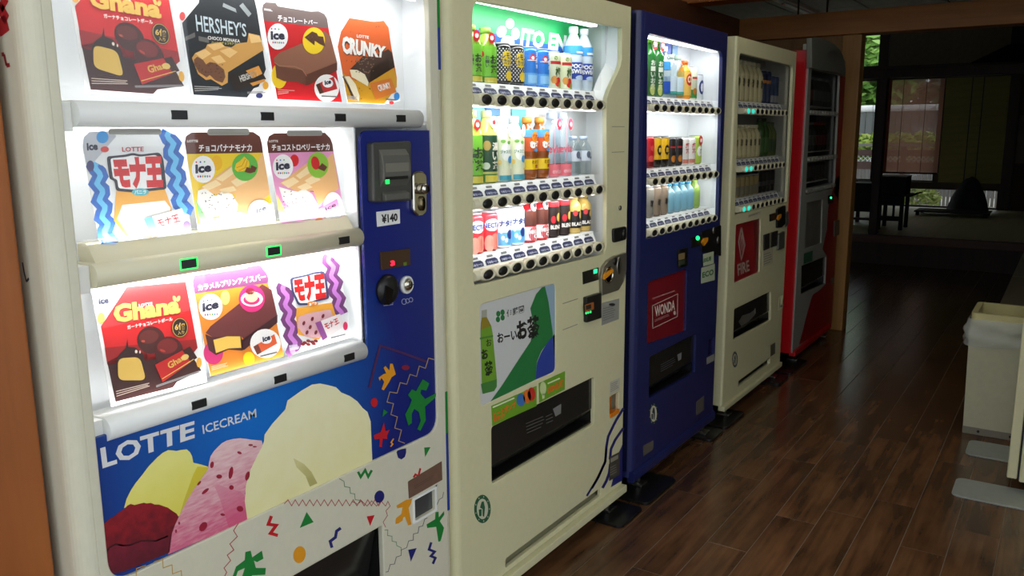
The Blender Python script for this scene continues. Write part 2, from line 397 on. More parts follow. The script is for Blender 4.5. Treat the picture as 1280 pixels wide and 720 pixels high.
# ================================================================== TATAMI ROOM AND GARDEN
TZ, TY0, TY1 = .30, 9.6, 13.6
TAT = M('tatami_straw', (190, 184, 142), .5, noise=.12, scale=30, stretch=(1, .05, 1))
RIM = wood('platform_rim', (70, 38, 22), (96, 56, 32), .5, 'x', 3, .05)
fp = struct(MB().box(-4.2, .78, TY0+.02, TY1+.3, 0, TZ-.03, DARKW).build('floor_platform'), 'raised platform of the tatami room')
MB().box(-4.2, .78, TY0, TY0+.10, TZ-.075, TZ+.004, RIM).build('step_edge', fp, bevel=.004)
MB().box(-4.2, .78, TY0+.004, TY0+.02, 0, TZ-.075, DARKW).build('riser', fp)
for i in range(5):
    for j in range(2):
        MB().box(-4.2+i*.995, -4.2+i*.995+.99, TY0+.105+j*1.94, TY0+.105+j*1.94+1.93, TZ-.03, TZ, TAT).build('tatami_mat', fp, bevel=.003)
GD = M('dark_plaster', (104, 94, 76), .85, noise=.12, scale=20)
FW = TY1
def fx(px, py): return PY(px, py, FW).x
def fz(px, py): return PY(px, py, FW).z
# the far wall is timber framing: posts, rails and plaster above, with openings between
bk = struct(MB().box(-2.42, .78, FW, FW+.1, 2.33, CZ, GD).build('wall_back'), 'dark plaster and timber wall behind the tatami room')
MB().box(-4.2, .78, FW-.04, FW+.12, 2.15, 2.33, DARKW).build('lintel', bk)
MB().box(-2.55, -2.43, FW-.03, FW+.12, .3, CZ, DARKW).build('stud', bk)
MB().box(-4.2, -.86, FW-.03, FW+.12, .58, .67, DARKW).build('middle_rail', bk)
MB().box(-4.2, .78, FW-.03, FW+.12, .27, .303, DARKW).build('sill', bk)
MB().box(-1.70, -1.62, FW-.02, FW+.12, .67, 2.15, DARKW).build('stud', bk)
MB().box(-.86, -.72, FW-.05, FW+.12, .3, 2.15, DARKW).build('stud', bk)
MB().box(-.72, .78, FW, FW+.1, .3, 2.15, M('brown_plaster', (70, 54, 44), .85, noise=.1)).build('panel', bk)
MB().box(-.70, -.1, FW-.012, FW, .95, 1.6, M('paper_poster', (92, 78, 68), .7, noise=.25, scale=6)).build('poster', bk)
struct(MB().box(-4.3, -4.2, -1.0, 13.9, 0, CZ, GD).build('wall_far_left'))
n_ = 1
for (x0, x1, z0, z1) in ((-4.1, -2.55, 2.33, CZ-.02), (-4.1, -2.55, .67, 2.15), (-2.43, -1.70, .67, 2.15), (-1.62, -.86, .67, 2.15), (-4.1, -2.55, .305, .58), (-2.43, -.86, .305, .58)):
    g = struct(MB().box(x0, x1, FW+.04, FW+.045, z0, z1, GLASS).build('window_%d' % n_)); n_ += 1
    f = MB(); t_ = .018
    for a, b, c, d in ((x0, x1, z0, z0+t_), (x0, x1, z1-t_, z1), (x0, x0+t_, z0, z1), (x1-t_, x1, z0, z1)): f.box(a, b, FW+.02, FW+.065, c, d, DARKW)
    f.build('window_frame', g)
# dark post on the platform edge
PTZ = PY(1100, 98, 9.75).z
struct(MB().box(-4.2, .78, 9.73, 9.85, PTZ, PY(1100, 87, 9.75).z, DARKW).build('trim_7', bevel=.006), 'dark timber lintel at the edge of the tatami room')
struct(MB().box(PY(1086, 285, 9.75).x, PY(1106, 150, 9.75).x, 9.72, 9.86, TZ, PTZ, DARKW).build('trim_5', bevel=.006), 'dark timber post at the edge of the platform')

# bamboo blind, light shows through it
SUD = bpy.data.materials.new('bamboo_splint'); SUD.use_nodes = True; nt = SUD.node_tree; nt.nodes.clear()
o_ = nt.nodes.new('ShaderNodeOutputMaterial'); mx_ = nt.nodes.new('ShaderNodeMixShader'); d_ = nt.nodes.new('ShaderNodeBsdfDiffuse'); t_ = nt.nodes.new('ShaderNodeBsdfTranslucent')
d_.inputs[0].default_value = lin((150, 122, 110))+(1,); t_.inputs[0].default_value = lin((206, 176, 160))+(1,); mx_.inputs[0].default_value = .65
nt.links.new(d_.outputs[0], mx_.inputs[1]); nt.links.new(t_.outputs[0], mx_.inputs[2]); nt.links.new(mx_.outputs[0], o_.inputs[0])
bx0, bx1, bz1, bz0 = fx(1107, 150), fx(1178, 150), fz(1140, 97), fz(1140, 217)
t = root('bamboo_blind', ((bx0+bx1)/2, FW-.07, bz0), 'reddish see-through bamboo blind hanging before the garden', 'blind')
m = MB(); z = bz0+.02
while z < bz1-.02:
    m.box(bx0, bx1, FW-.073, FW-.069, z, z+.0097, SUD); z += .0115
o = m.build('splints', t); o['kind'] = 'stuff'
MB().tube((bx0-.01, FW-.07, bz0+.01), (bx1+.01, FW-.07, bz0+.01), .012, DARKW, 10).build('bottom_bar', t)
MB().box(bx0-.01, bx1+.01, FW-.085, FW-.055, bz1-.03, bz1+.01, DARKW).build('head_rail', t)
MB().box(bx0-.0, bx0+.07, FW-.079, FW-.075, bz0+.02, bz1-.02, M('blind_hem', (120, 52, 30), .7)).build('hem', t)
for c in (.3, .7):
    xx = bx0+(bx1-bx0)*c; MB().box(xx-.003, xx+.003, FW-.076, FW-.073, bz0+.01, bz1, DARKW).build('cord', t)
# green roll blind of broad slats
gx0, gx1, gz1, gz0 = fx(1180, 150), fx(1259, 150), fz(1215, 97), fz(1215, 228)
t = root('slatted_blind', ((gx0+gx1)/2, FW-.08, gz0), 'dark olive blind of broad horizontal slats', 'blind')
GSL = M('olive_slat', (134, 126, 54), .6, noise=.2, scale=14, stretch=(.1, 1, 1)); n = 15; dz = (gz1-gz0)/n
sm = MB().box(0, gx1-gx0, -.003, .003, -.004, dz+.004, GSL).mesh('slat', bevel=.002, seg=1)
for k in range(n):
    o = link('slat', sm); o.parent = t; o.location = (gx0-t.location.x, -.008*(k % 2), k*dz)
for c in (.42, .6): MB().box(gx0+(gx1-gx0)*c-.006, gx0+(gx1-gx0)*c+.006, FW-.097, FW-.09, gz0, gz1, DARKW).build('cord', t)

# dark furniture on the mats
INKY = M('black_lacquer', (12, 12, 14), .6, spec=.2)
def table(name, label, cat, pl, pr_, yb, tip):
    a, b = PY(pl, 250, yb).x, PY(pr_, 250, yb).x
    t = root(name, ((a+b)/2, yb, TZ), label, cat); zt = PY(1110, 243, yb).z; d = .42
    MB().box(a, b, yb, yb+d, zt-.02, zt, INKY).build('table_top', t, bevel=.004)
    if tip:
        q = PY(1147, 243, yb).x; n = 6
        m = MB(); pts = [(b-.02, zt-.02), (q-.07, zt-.022), (q, zt+.012), (q-.005, zt+.02), (q-.08, zt-.002), (b-.02, zt)]
        m.prism(pts, yb+.02, yb+d-.02, 'y', INKY); m.build('upturned_end', t)
    for x in (a+.01, b-.05):
        for y in (yb+.01, yb+d-.05): MB().box(x, x+.04, y, y+.04, TZ, zt-.02, INKY).build('leg', t, bevel=.003)
    MB().box(a+.012, b-.012, yb+.015, yb+.03, zt-.115, zt-.02, INKY).build('apron', t)
    MB().box(a+.012, b-.012, yb+.015, yb+.03, TZ+.10, TZ+.155, INKY).build('lower_rail', t)
    for c in (.3, .62, .9): x = a+(b-a)*c; MB().box(x-.012, x+.012, yb+.015, yb+.03, TZ+.155, zt-.115, INKY).build('slat', t)
    return t, a, b, zt, yb
_, a, b, zt, yb = table('side_table', 'black lacquer side table with one upturned end on the mats', 'table', 1096, 1131, 10.25, True)
t = root('storage_box', ((a+b)/2, yb+.2, zt), 'black box with a pale top edge on the side table', 'box')
zb = PY(1110, 220, yb).z
MB().box(a+.005, b-.005, yb+.03, yb+.38, zt+.001, zb-.012, INKY).build('body', t, bevel=.005)
MB().box(a, b, yb+.025, yb+.385, zb-.012, zb, M('pale_edge', (92, 88, 84), .4)).build('lid', t, bevel=.003)
a2, b2 = PY(1062, 250, 10.6).x, PY(1094, 250, 10.6).x
t = root('low_cabinet', ((a2+b2)/2, 10.6, TZ), 'black low cabinet standing on short feet beside the dark post', 'cabinet')
MB().box(a2, b2, 10.6, 11.0, TZ+.16, PY(1080, 229, 10.6).z, INKY).build('body', t, bevel=.005)
for x in (a2+.01, b2-.05):
    for y in (10.61, 10.95): MB().box(x, x+.04, y, y+.04, TZ, TZ+.16, DARKW).build('foot', t)
MB().box(a2, b2, 10.6, 10.62, TZ+.06, TZ+.09, DARKW).build('stretcher', t)
# draped mound
q0 = PZ(1211, 264, TZ); q1 = PY(1211, 222, q0.y); sc_ = (q1.z-TZ)
m = MB(); prof = [(.62, 0), (.60, .05), (.55, .25), (.50, .42), (.44, .55), (.36, .68), (.30, .78), (.25, .88), (.17, .96), (.06, 1.0), (0, 1.0)]
m.lathe([(r*sc_*.86, h*sc_) for r, h in prof], (0, 0, 0), M('dark_cloth', (44, 46, 50), .9, noise=.2, scale=9), 28)
me = m.mesh('cover')
for v in me.vertices:
    a = math.atan2(v.co.y, v.co.x); k = 1+.07*math.sin(5*a)*(1-v.co.z/sc_)+.05*math.sin(9*a+1)*(1-v.co.z/sc_); v.co.x *= k*(1.12 if v.co.x < 0 else .94); v.co.y *= k
t = root('covered_stand', (q0.x, q0.y, TZ), 'dark cloth-draped cone-shaped mound standing on the tatami', 'covered stand')
o = link('cover', me); o.parent = t
MB().tube((q0.x, q0.y, TZ+sc_*.985), (q0.x, q0.y, TZ+sc_*1.03), .025, DARKW, 10).build('knob', t)
# low board beside it
q = PZ(1165, 261, TZ)
t = root('low_table', (q.x, q.y, TZ), 'very low dark board table on the tatami beside the draped mound', 'table')
qa, qb = PZ(1143, 263, TZ+.06), PZ(1240, 264, TZ+.06)
MB().box(qa.x, qb.x, qa.y-.05, qa.y+.45, TZ+.045, TZ+.062, INKY).build('table_top', t, bevel=.003)
for x in (qa.x+.02, qb.x-.06):
    for y in (qa.y-.03, qa.y+.39): MB().box(x, x+.04, y, y+.04, TZ, TZ+.045, INKY).build('foot', t)
# hood hanging from the ceiling at the right
hy = 12.2; c1, c2, c3 = PY(1216, 82, hy), PY(1262, 56, hy), PY(1282, 56, hy); hx = (c2.x+c3.x)/2
t = root('hearth_hood', (hx, hy, c1.z), 'black pyramid hood hung from the ceiling over the hearth', 'hood')
w_ = hx-c1.x; w2 = hx-c2.x
vs = [(hx-w_, hy-.4, c1.z), (hx+w_, hy-.4, c1.z), (hx+w_, hy+.4, c1.z), (hx-w_, hy+.4, c1.z), (hx-w2, hy-.08, c2.z), (hx+w2, hy-.08, c2.z), (hx+w2, hy+.08, c2.z), (hx-w2, hy+.08, c2.z)]
MB().add(vs, [(0, 1, 5, 4), (1, 2, 6, 5), (2, 3, 7, 6), (3, 0, 4, 7), (4, 5, 6, 7), (3, 2, 1, 0)], INKY).build('canopy', t)
MB().box(hx-.07, hx+.07, hy-.05, hy+.05, c2.z, CZ, INKY).build('flue', t)

# garden beyond the glass
GRD = M('garden_gravel', (196, 194, 184), .9, noise=.2, scale=25, bump=.4)
g = MB().box(-14, 8, 13.9, 30, -.1, .05, GRD).build('ground_garden'); struct(g, 'pale garden ground outside the windows')
WB = M('grey_boarding', (98, 102, 100), .75, noise=.18, scale=10, stretch=(1, 1, .08))
t = root('garden_wall', (-4, 19.5, .05), 'grey vertical-board garden wall with a white capped top', 'wall'); top = PY(1084, 137, 19.5).z
bm_ = MB().box(.004, .146, 0, .03, 0, top-.05, WB).mesh('board', bevel=.003, seg=1)
for k in range(60):
    o = link('board', bm_, t); o.location = (-8.5+k*.15, 19.5, .05); o.matrix_parent_inverse = t.matrix_world.inverted()
cap = MB().lathe([(.07, 0), (.07, .29)], (0, 0, 0), M('white_tile', (232, 234, 232), .4), 12, axis='x').mesh('cap_tile')
for k in range(30):
    o = link('cap_tile', cap, t); o.location = (-8.5+k*.3, 19.5, top+.02)
def leaf_cloud(name, c, r, n, cols, size, label, cat, trunk=True, group=None):
    t = root(name, (c[0], c[1], .05), label, cat, group); m = MB(); mats = [M('leaf_%d_%d_%d' % q, q, .6) for q in cols]
    for _ in range(n):
        v = Vector((random.gauss(0, 1), random.gauss(0, 1), random.gauss(0, 1))).normalized()*random.uniform(.55, 1)
        p = Vector((c[0]+v.x*r[0], c[1]+v.y*r[1], c[2]+v.z*r[2])); a = Vector((random.gauss(0, 1), random.gauss(0, 1), random.gauss(0, .5))).normalized()*size; b = a.orthogonal().normalized()*size*.5
        m.add([p-a, p+b, p+a, p-b], [(0, 1, 2, 3)], mats[random.randrange(len(mats))])
    o = m.build('foliage', t, recalc=False); o['kind'] = 'stuff'
    if trunk: MB().tube((c[0], c[1], .05), (c[0], c[1], c[2]), .12, M('bark', (70, 56, 44), .9), 10, .07).build('trunk', t)
    return t
leaf_cloud('garden_tree', (-5.4, 21.2, 2.7), (2.4, 1.0, 1.3), 9000, [(120, 168, 70), (86, 132, 54), (150, 190, 96)], .16, 'light green leafy tree behind the garden wall', 'tree')
leaf_cloud('garden_tree', (-4.2, 24.2, 2.4), (5.5, 1.4, 1.75), 12000, [(58, 84, 50), (44, 66, 42), (80, 100, 66)], .16, 'dark green broad tree rising over the garden wall', 'tree')
q = PY(1084, 176, 17.0)
leaf_cloud('garden_hedge', (q.x+1.0, 17.0, q.z-.12), (2.4, .35, .28), 2600, [(150, 178, 60), (120, 150, 50), (176, 190, 90)], .07, 'yellow-green trimmed hedge in front of the garden wall', 'hedge', trunk=False)
# lattice fence
FB = M('fence_brown', (96, 74, 66), .7, noise=.15)
fy = 16.0; t = root('garden_fence', (-3, fy, .05), 'weathered garden fence with a lattice band outside the windows', 'fence')
x0, x1 = -5.2, -1.0; za, zb_ = PY(1084, 183, fy).z, PY(1084, 200, fy).z
MB().box(x0, x1, fy-.03, fy+.05, za, za+.05, M('fence_cap', (150, 146, 138), .6)).build('top_rail', t)
MB().box(x0, x1, fy, fy+.03, zb_-.16, zb_-.03, FB).build('middle_board', t); MB().box(x0, x1, fy-.01, fy+.04, za-.16, za-.06, FB).build('upper_board', t)
k = 0; x = x0
while x < x1:
    MB().box(x-.04, x+.04, fy-.02, fy+.06, .05, za+.02, FB).build('post', t); x += .9
m = MB(); x = x0; h = (za-.16)-(zb_-.03)
while x < x1-.1:
    m.tube((x, fy+.012, zb_-.03), (x+h, fy+.012, za-.16), .008, WHITE_P, 5); m.tube((x+h, fy+.02, zb_-.03), (x, fy+.02, za-.16), .008, WHITE_P, 5); x += .075
o = m.build('lattice', t); o['kind'] = 'stuff'
m = MB(); x = x0
while x < x1: m.box(x, x+.045, fy+.005, fy+.025, .05, zb_-.16, M('fence_grey', (140, 136, 130), .7)); x += .06
o = m.build('pickets', t); o['kind'] = 'stuff'
ROCK = M('garden_rock', (136, 130, 116), .9, noise=.35, scale=6, bump=.6)
for k, (px, py, yy, r) in enumerate(((1137, 226, 14.9, .13), (1160, 236, 14.5, .15), (1195, 246, 14.5, .15), (1236, 246, 14.7, .15))):
    p = PY(px, py, yy); bm = bmesh.new(); bmesh.ops.create_icosphere(bm, subdivisions=2, radius=r)
    for v in bm.verts: v.co *= 1+random.uniform(-.16, .16); v.co.z *= .8
    me = bpy.data.meshes.new('rock'); bm.to_mesh(me); bm.free(); me.materials.append(ROCK); o = link('garden_rock', me); o.location = (p.x, yy, .05+r*.6)
    tag(o, ['small rounded grey rock by the bamboo blind outside', 'mid-sized grey rock under the bamboo blind outside', 'broad grey rock left of the draped mound outside', 'broad grey rock right of the draped mound outside'][k].replace(' left of', ' beside').replace('rock right of the draped mound', 'rock past the draped mound'), 'rock', 'garden rocks')
leaf_cloud('garden_shrub', (PY(1150, 224, 15.3).x, 15.3, .3), (.35, .22, .27), 500, [(150, 170, 80), (180, 190, 110)], .05, 'small yellow-green shrub among the garden rocks', 'shrub', trunk=False)


# ================================================================== VENDING MACHINES: shared construction
HZ = (0, 0, 1)
def shell(t, y0, y1, z0, z1, holes, mat, rl=.02, rr=.01, depth=.74, mat_side=None, box_x=.26):
    """door sheet with its openings, rounded edges, hollow door rim and the cabinet behind"""
    ms = mat_side or mat
    plate('door', [rect(y0+rl, y1-rr, z0, z1)]+holes, XF, .016, mat, t, .003)
    for yy, r, sg, nm in ((y0, rl, -1, 'door_edge'), (y1, rr, 1, 'door_edge')):
        n = 8; ye = yy-sg*r
        pts = [(XF-r+r*math.cos(a), ye+sg*r*math.sin(a)) for a in [math.pi/2*k/n for k in range(n+1)]]+[(XF-box_x, yy), (XF-box_x, yy-sg*.012), (XF-.03-r, yy-sg*.012), (XF-.016, ye)]
        m = MB(); m.prism(pts, z0, z1, 'z', mat, False); m.build(nm, t)
    MB().box(XF-box_x, XF-.016, y0+.012, y1-.012, z1-.012, z1, mat).build('door_top', t)
    MB().box(XF-box_x, XF-.016, y0+.012, y1-.012, z0, z0+.012, mat).build('door_bottom', t)
    MB().box(XF-depth, XF-box_x-.004, y0+.012, y1-.012, z0+.01, z1-.004, ms).build('cabinet', t, bevel=.006)
def feet(t, y0, y1, z0, plates=()):
    for y in (y0+.11, y1-.09):
        for x in (XF-.022, XF-.62):
            f = MB().lathe([(.011, .012), (.011, z0+.012)], (x, y, 0), STEEL, 12).build('levelling_foot', t)
            MB().box(x-.03, x+.03, y-.03, y+.03, .012, .02, STEEL).build('foot_pad', f, bevel=.002)
def lining(t, y0, y1, z0, z1, d, mat, front=.016):
    m = MB(); x1 = XF-front; x0 = XF-d
    m.box(x0-.006, x0, y0-.03, y1+.03, z0-.03, z1+.03, mat)
    m.box(x0, x1, y0-.036, y0-.03, z0-.03, z1+.03, mat).box(x0, x1, y1+.03, y1+.036, z0-.03, z1+.03, mat)
    m.box(x0, x1, y0-.03, y1+.03, z0-.036, z0-.03, mat).box(x0, x1, y0-.03, y1+.03, z1+.03, z1+.036, mat)
    return m.build('display_box', t)
def pane(t, y0, y1, z0, z1, x, nm='display_pane'):
    return MB().box(x-.003, x, y0, y1, z0, z1, GLASS).build(nm, t)
def yz(fr, pts, x=XF):
    return [(p.y, p.z) for p in [PX(*fr(*q), x) for q in pts]]
def hold(name, fr, pts, t, mat, r=.004, lift=.004, thick=.006, x=XF, bevel=.0015):     # a slab traced on the front plane
    return plate(name, [rnd(yz(fr, pts, x), r, 5)], x+lift, thick, mat, t, bevel)
def tray(t, fr, pts, nm, mat, depth=.09, r=.012, flap=True):
    """an opening with a dark trough behind it and a hanging flap"""
    lp = rnd(yz(fr, pts), r, 5); ys = [p[0] for p in lp]; zs = [p[1] for p in lp]; a, b, c, d = min(ys), max(ys), min(zs), max(zs)
    m = MB(); m.box(XF-depth-.006, XF-depth, a-.01, b+.01, c-.01, d+.01, mat); m.box(XF-depth, XF-.016, a-.016, a-.01, c-.01, d+.01, mat).box(XF-depth, XF-.016, b+.01, b+.016, c-.01, d+.01, mat)
    m.box(XF-depth, XF-.016, a-.01, b+.01, c-.016, c-.01, mat).box(XF-depth, XF-.016, a-.01, b+.01, d+.01, d+.016, mat)
    o = m.build(nm, t)
    if flap:
        h = c+(d-c)*.20; MB().prism([(XF-.016, d-.002), (XF-.011, d-.002), (XF-.011, h+.02), (XF-.022, h), (XF-.027, h+.003), (XF-.016, h+.022)], a+.002, b-.002, 'y', DARK_GLASS).build('flap', o)
        MB().box(XF-.05, XF-.012, a+.002, b-.002, c-.004, c+.006, BLACK_P).build('lower_lip', o)
    return lp, o
def recycle_mark(art, x, y, rx, ry, col):
    art.up(); art.ell(x, y, rx, ry, col); art.up(); art.ell(x, y, rx*.68, ry*.72, (206, 204, 178)); art.up()
    art.poly([(x-rx*.1, y-ry*.5), (x+rx*.15, y-ry*.55), (x+rx*.3, y-ry*.1), (x+rx*.2, y+ry*.55), (x+rx*.02, y+ry*.5), (x, y), (x-rx*.3, y-ry*.1)], col)
    art.poly([(x-rx*.45, y+ry*.05), (x-rx*.1, y), (x-rx*.12, y+ry*.5), (x-rx*.4, y+ry*.52)], col)
    for k in range(9):
        a = math.pi*2*k/9; art.ell(x+rx*.84*math.cos(a), y+ry*.86*math.sin(a), rx*.06, ry*.06, (206, 204, 178), n=6)


# ================================================================== ICE CREAM MACHINE
Y0, Y1 = .68, 1.684
T1 = root('ice_cream_vending_machine', (XF-.3, (Y0+Y1)/2, 0), 'cream ice cream vending machine with a bright poster window and scoop artwork', 'vending machine')
oy0 = (PX(73, 0, XF).y+PX(108, 500, XF).y)/2; oy1 = (PX(540, 165, XF).y+PX(546, 500, XF).y)/2
oz0 = (PX(165, 707, XF).z+PX(500, 569, XF).z)/2; oz1 = 1.745
opening = rect(oy0, oy1, oz0, oz1, .045, 8)
CW, LP, CB = Fr(440, 550, 4.238), Fr(100, 480, 3.0), Fr(440, 420, 5.146)
dz1 = PX(478, 657, XF).z; dy1 = PX(478, 657, XF).y
chute = rect(dy1-.52, dy1, dz1-.17, dz1, .006)
coin = rnd(yz(CW, [(330, 318), (437, 262), (440, 365), (332, 430)]), .003, 3)
shell(T1, Y0, Y1, .09, 1.83, [opening, chute, coin], BEIGE1, .03, .012)
feet(T1, Y0, Y1, .09)
MB().box(XF-.12, XF-.03, Y0+.05, Y1-.05, .05, .09, GREY_P).build('kick_plate', T1)
m = MB(); ch = (dy1-.52, dy1, dz1-.17, dz1)
o = MB().box(XF-.16, XF-.154, ch[0]-.01, ch[1]+.01, ch[2]-.01, ch[3]+.01, BLACK_P).box(XF-.154, XF-.016, ch[0]-.01, ch[0]-.004, ch[2], ch[3], BLACK_P).box(XF-.154, XF-.016, ch[1]+.004, ch[1]+.01, ch[2], ch[3], BLACK_P).box(XF-.154, XF-.016, ch[0], ch[1], ch[3]+.002, ch[3]+.008, BLACK_P).build('delivery_chute', T1)
MB().prism([(XF-.02, ch[3]), (XF-.03, ch[3]), (XF-.07, ch[2]), (XF-.06, ch[2])], ch[0], ch[1], 'y', DARK_GLASS).build('flap', o)
cy = [p[0] for p in coin]; cz = [p[1] for p in coin]
o = MB().box(XF-.05, XF-.045, min(cy)-.004, max(cy)+.004, min(cz)-.004, max(cz)+.004, GREY_P).build('coin_return', T1)
MB().box(XF-.012, XF-.009, min(cy), max(cy), min(cz), max(cz), M('smoke_clear', (70, 72, 72), .15)).build('flap', o)
plate('rim', [rect(min(cy)-.006, max(cy)+.006, min(cz)-.006, max(cz)+.006, .004), rect(min(cy), max(cy), min(cz), max(cz), .003)], XF+.003, .004, WHITE_P, o, .001)
# side strip and print on the cabinet side
m = MB()
def side(px, wd, c):
    m = MB(); pts = [PY(q[0], q[1], Y0-.0006) for q in px]
    for a, b in zip(pts, pts[1:]):
        d = (b-a).normalized(); nn = Vector((-d.z, 0, d.x))*wd*.5; m.add([a+nn, b+nn, b-nn, a-nn], [(0, 1, 2, 3)], ink(c))
    m.build('side_print', T1, recalc=False)
side([(1, 0), (6, 10), (1, 22), (6, 42)], .03, (170, 40, 44)); side([(2, 68), (5, 68), (8, 82), (12, 81)], .006, (150, 40, 44))
side([(28, 328), (30, 340), (33, 352), (36, 348)], .004, (40, 40, 60))
# lining of the lit window and the acrylic panel below and beside it
zb3 = PX(300, 490, XF).z                        # top of the acrylic under the lowest bar
py_ = PX(457, 300, XF).y; pz_ = PX(500, 163, XF).z
lz0 = min(PX(110, 541, XF).z, PX(457, 443, XF).z)
lp = [(oy0, oz0), (oy1, oz0), (oy1, pz_), (py_, pz_), (py_, lz0), (oy0, lz0)]
pl = rnd(lp, [.045, .045, .0, .03, .004, .0], 8)
GRB = bpy.data.materials.new('blue_print'); GRB.use_nodes = True; nt = GRB.node_tree; b_ = nt.nodes['Principled BSDF']
tc_ = nt.nodes.new('ShaderNodeTexCoord'); ds = nt.nodes.new('ShaderNodeVectorMath'); ds.operation = 'DISTANCE'; pc = PX(330, 520, XF)
ds.inputs[1].default_value = pc; mr = nt.nodes.new('ShaderNodeMapRange'); mr.inputs[1].default_value = .03; mr.inputs[2].default_value = .42
cr = nt.nodes.new('ShaderNodeMix'); cr.data_type = 'RGBA'; cr.inputs[6].default_value = lin((20, 112, 206))+(1,); cr.inputs[7].default_value = lin((22, 36, 118))+(1,)
nt.links.new(tc_.outputs['Object'], ds.inputs[0]); nt.links.new(ds.outputs['Value'], mr.inputs[0]); nt.links.new(mr.outputs[0], cr.inputs[0]); nt.links.new(cr.outputs[2], b_.inputs['Base Color']); b_.inputs['Roughness'].default_value = .22
PNL = plate('acrylic_panel', [pl], XF-.006, .008, GRB, T1, .001)
lining(T1, oy0+.0, oy1-.0, lz0+.03, oz1-.03, .11, WHITE_BOX, .02)
MB().box(XF-.11, XF-.02, py_-.004, py_, lz0, pz_+.02, WHITE_BOX).box(XF-.11, XF-.02, py_, oy1+.02, pz_+.014, pz_+.02, WHITE_BOX).build('control_box_wall', T1)

A = Art((XF-.006, 0, 0), base=2)
A.F(LP).text('LOTTE', [(75, 240), (430, 137), (430, 203), (85, 318)], (226, 228, 230), .035)
A.text('ICECREAM', [(458, 155), (660, 92), (662, 125), (462, 188)], (214, 222, 230), .015)
zq = lambda y, x=400: PX(*LP(x, y), XF).z
A.poly([(165, 465), (175, 430), (190, 400), (208, 372), (230, 345), (258, 308), (290, 275), (310, 258), (330, 248), (348, 249), (362, 251), (380, 247), (400, 245), (412, 255), (420, 270), (425, 295), (455, 302), (480, 310), (482, 340), (400, 455), (370, 497), (300, 465), (240, 445)], fade('lemon_print', (240, 236, 140), (232, 222, 96), zq(260), zq(460), .06, 30))
A.up().poly([(478, 312), (486, 335), (470, 350), (404, 455), (372, 497), (392, 430), (425, 340), (440, 310)], fade('lemon_shade', (222, 206, 60), (214, 196, 70), zq(310), zq(480), .06, 30))
A.up().poly([(72, 545), (82, 528), (95, 520), (112, 505), (130, 495), (150, 478), (165, 470), (178, 456), (190, 450), (205, 454), (220, 450), (236, 446), (250, 448), (266, 446), (280, 452), (296, 452), (310, 457), (330, 464), (345, 475), (362, 486), (370, 499), (350, 580), (335, 632), (160, 705), (120, 710), (90, 690), (74, 640)], fade('berry_print', (150, 28, 40), (104, 22, 34), zq(450, 200), zq(660, 200), .3, 70))
A.up().poly([(88, 650), (100, 626), (116, 612), (134, 604), (150, 600), (172, 606), (190, 604), (212, 596), (230, 590), (256, 592), (282, 588), (315, 574), (345, 560), (335, 632), (160, 705), (120, 710), (90, 690)], fade('berry_shade', (122, 32, 52), (96, 26, 40), zq(580, 200), zq(690, 200), .25, 60))
A.stroke([(92, 640), (110, 614), (134, 600), (160, 606), (186, 604), (212, 594), (232, 587), (285, 588), (330, 570)], 6, (66, 14, 24))
A.poly([(330, 640), (338, 590), (345, 560), (356, 530), (372, 495), (400, 440), (430, 390), (455, 355), (480, 320), (484, 292), (490, 270), (502, 252), (515, 238), (532, 222), (550, 212), (575, 206), (600, 203), (620, 205), (640, 208), (660, 210), (682, 212), (690, 260), (650, 330), (618, 410), (632, 510)], fade('strawberry_print', (240, 206, 208), (216, 104, 138), zq(240, 520), zq(590, 480), .16, 60, (1, .6, 3)))
A.up().poly([(505, 385), (520, 378), (560, 392), (600, 402), (620, 420), (632, 510), (560, 545), (540, 480), (524, 430)], fade('strawberry_deep', (226, 150, 170), (214, 92, 130), zq(380, 560), zq(520, 560), .12, 60, (1, .6, 3)))
A.up()
for x, y, rx, ry, r in ((495, 303, 7, 13, 10), (566, 333, 8, 24, 10), (522, 347, 11, 8, 0), (628, 345, 8, 18, 15), (598, 258, 9, 5, 20), (568, 388, 9, 9, 0), (600, 468, 13, 11, 20), (462, 535, 13, 20, 35), (640, 229, 9, 4, 0), (447, 372, 11, 4, -50), (470, 402, 17, 6, -40), (372, 522, 4, 6, 0), (360, 552, 4, 7, 0), (655, 235, 8, 3, 0), (535, 490, 9, 5, 10)):
    A.ell(x, y, rx, ry, (160, 26, 54), r, 10)
A.poly([(690, 215), (692, 190), (720, 150), (770, 95), (778, 62), (830, 25), (870, 2), (900, -2), (930, 4), (960, 12), (980, 32), (1012, 45), (1040, 65), (1060, 90), (1078, 105), (1090, 140), (1097, 305), (628, 512), (618, 440), (622, 380), (640, 320), (664, 270), (680, 240)], fade('vanilla_print', (246, 242, 200), (238, 232, 172), zq(60, 900), zq(420, 900), .12, 26))
A.up().poly([(800, 278), (840, 300), (868, 330), (890, 372), (862, 385), (846, 345), (812, 312)], fade('vanilla_fold', (226, 218, 156), (186, 178, 110), zq(270, 840), zq(385, 840), .1, 40))
OR, GR, RE, NV, GO = (226, 152, 30), (24, 128, 52), (196, 26, 36), (30, 34, 110), (176, 150, 96)
A.F(CB).poly([(245, 178), (262, 178), (282, 247), (255, 265), (240, 295), (205, 350), (190, 342), (207, 295), (190, 270), (178, 288), (170, 268), (203, 245), (220, 240), (203, 205), (215, 192), (240, 222)], OR)
A.poly([(455, 278), (497, 305), (478, 352), (445, 345), (440, 370), (470, 405), (545, 365), (538, 395), (470, 455), (475, 540), (440, 610), (420, 600), (442, 545), (430, 490), (400, 468), (385, 500), (385, 560), (362, 577), (342, 505), (370, 450), (385, 410), (360, 380), (385, 343), (412, 355)], GR)
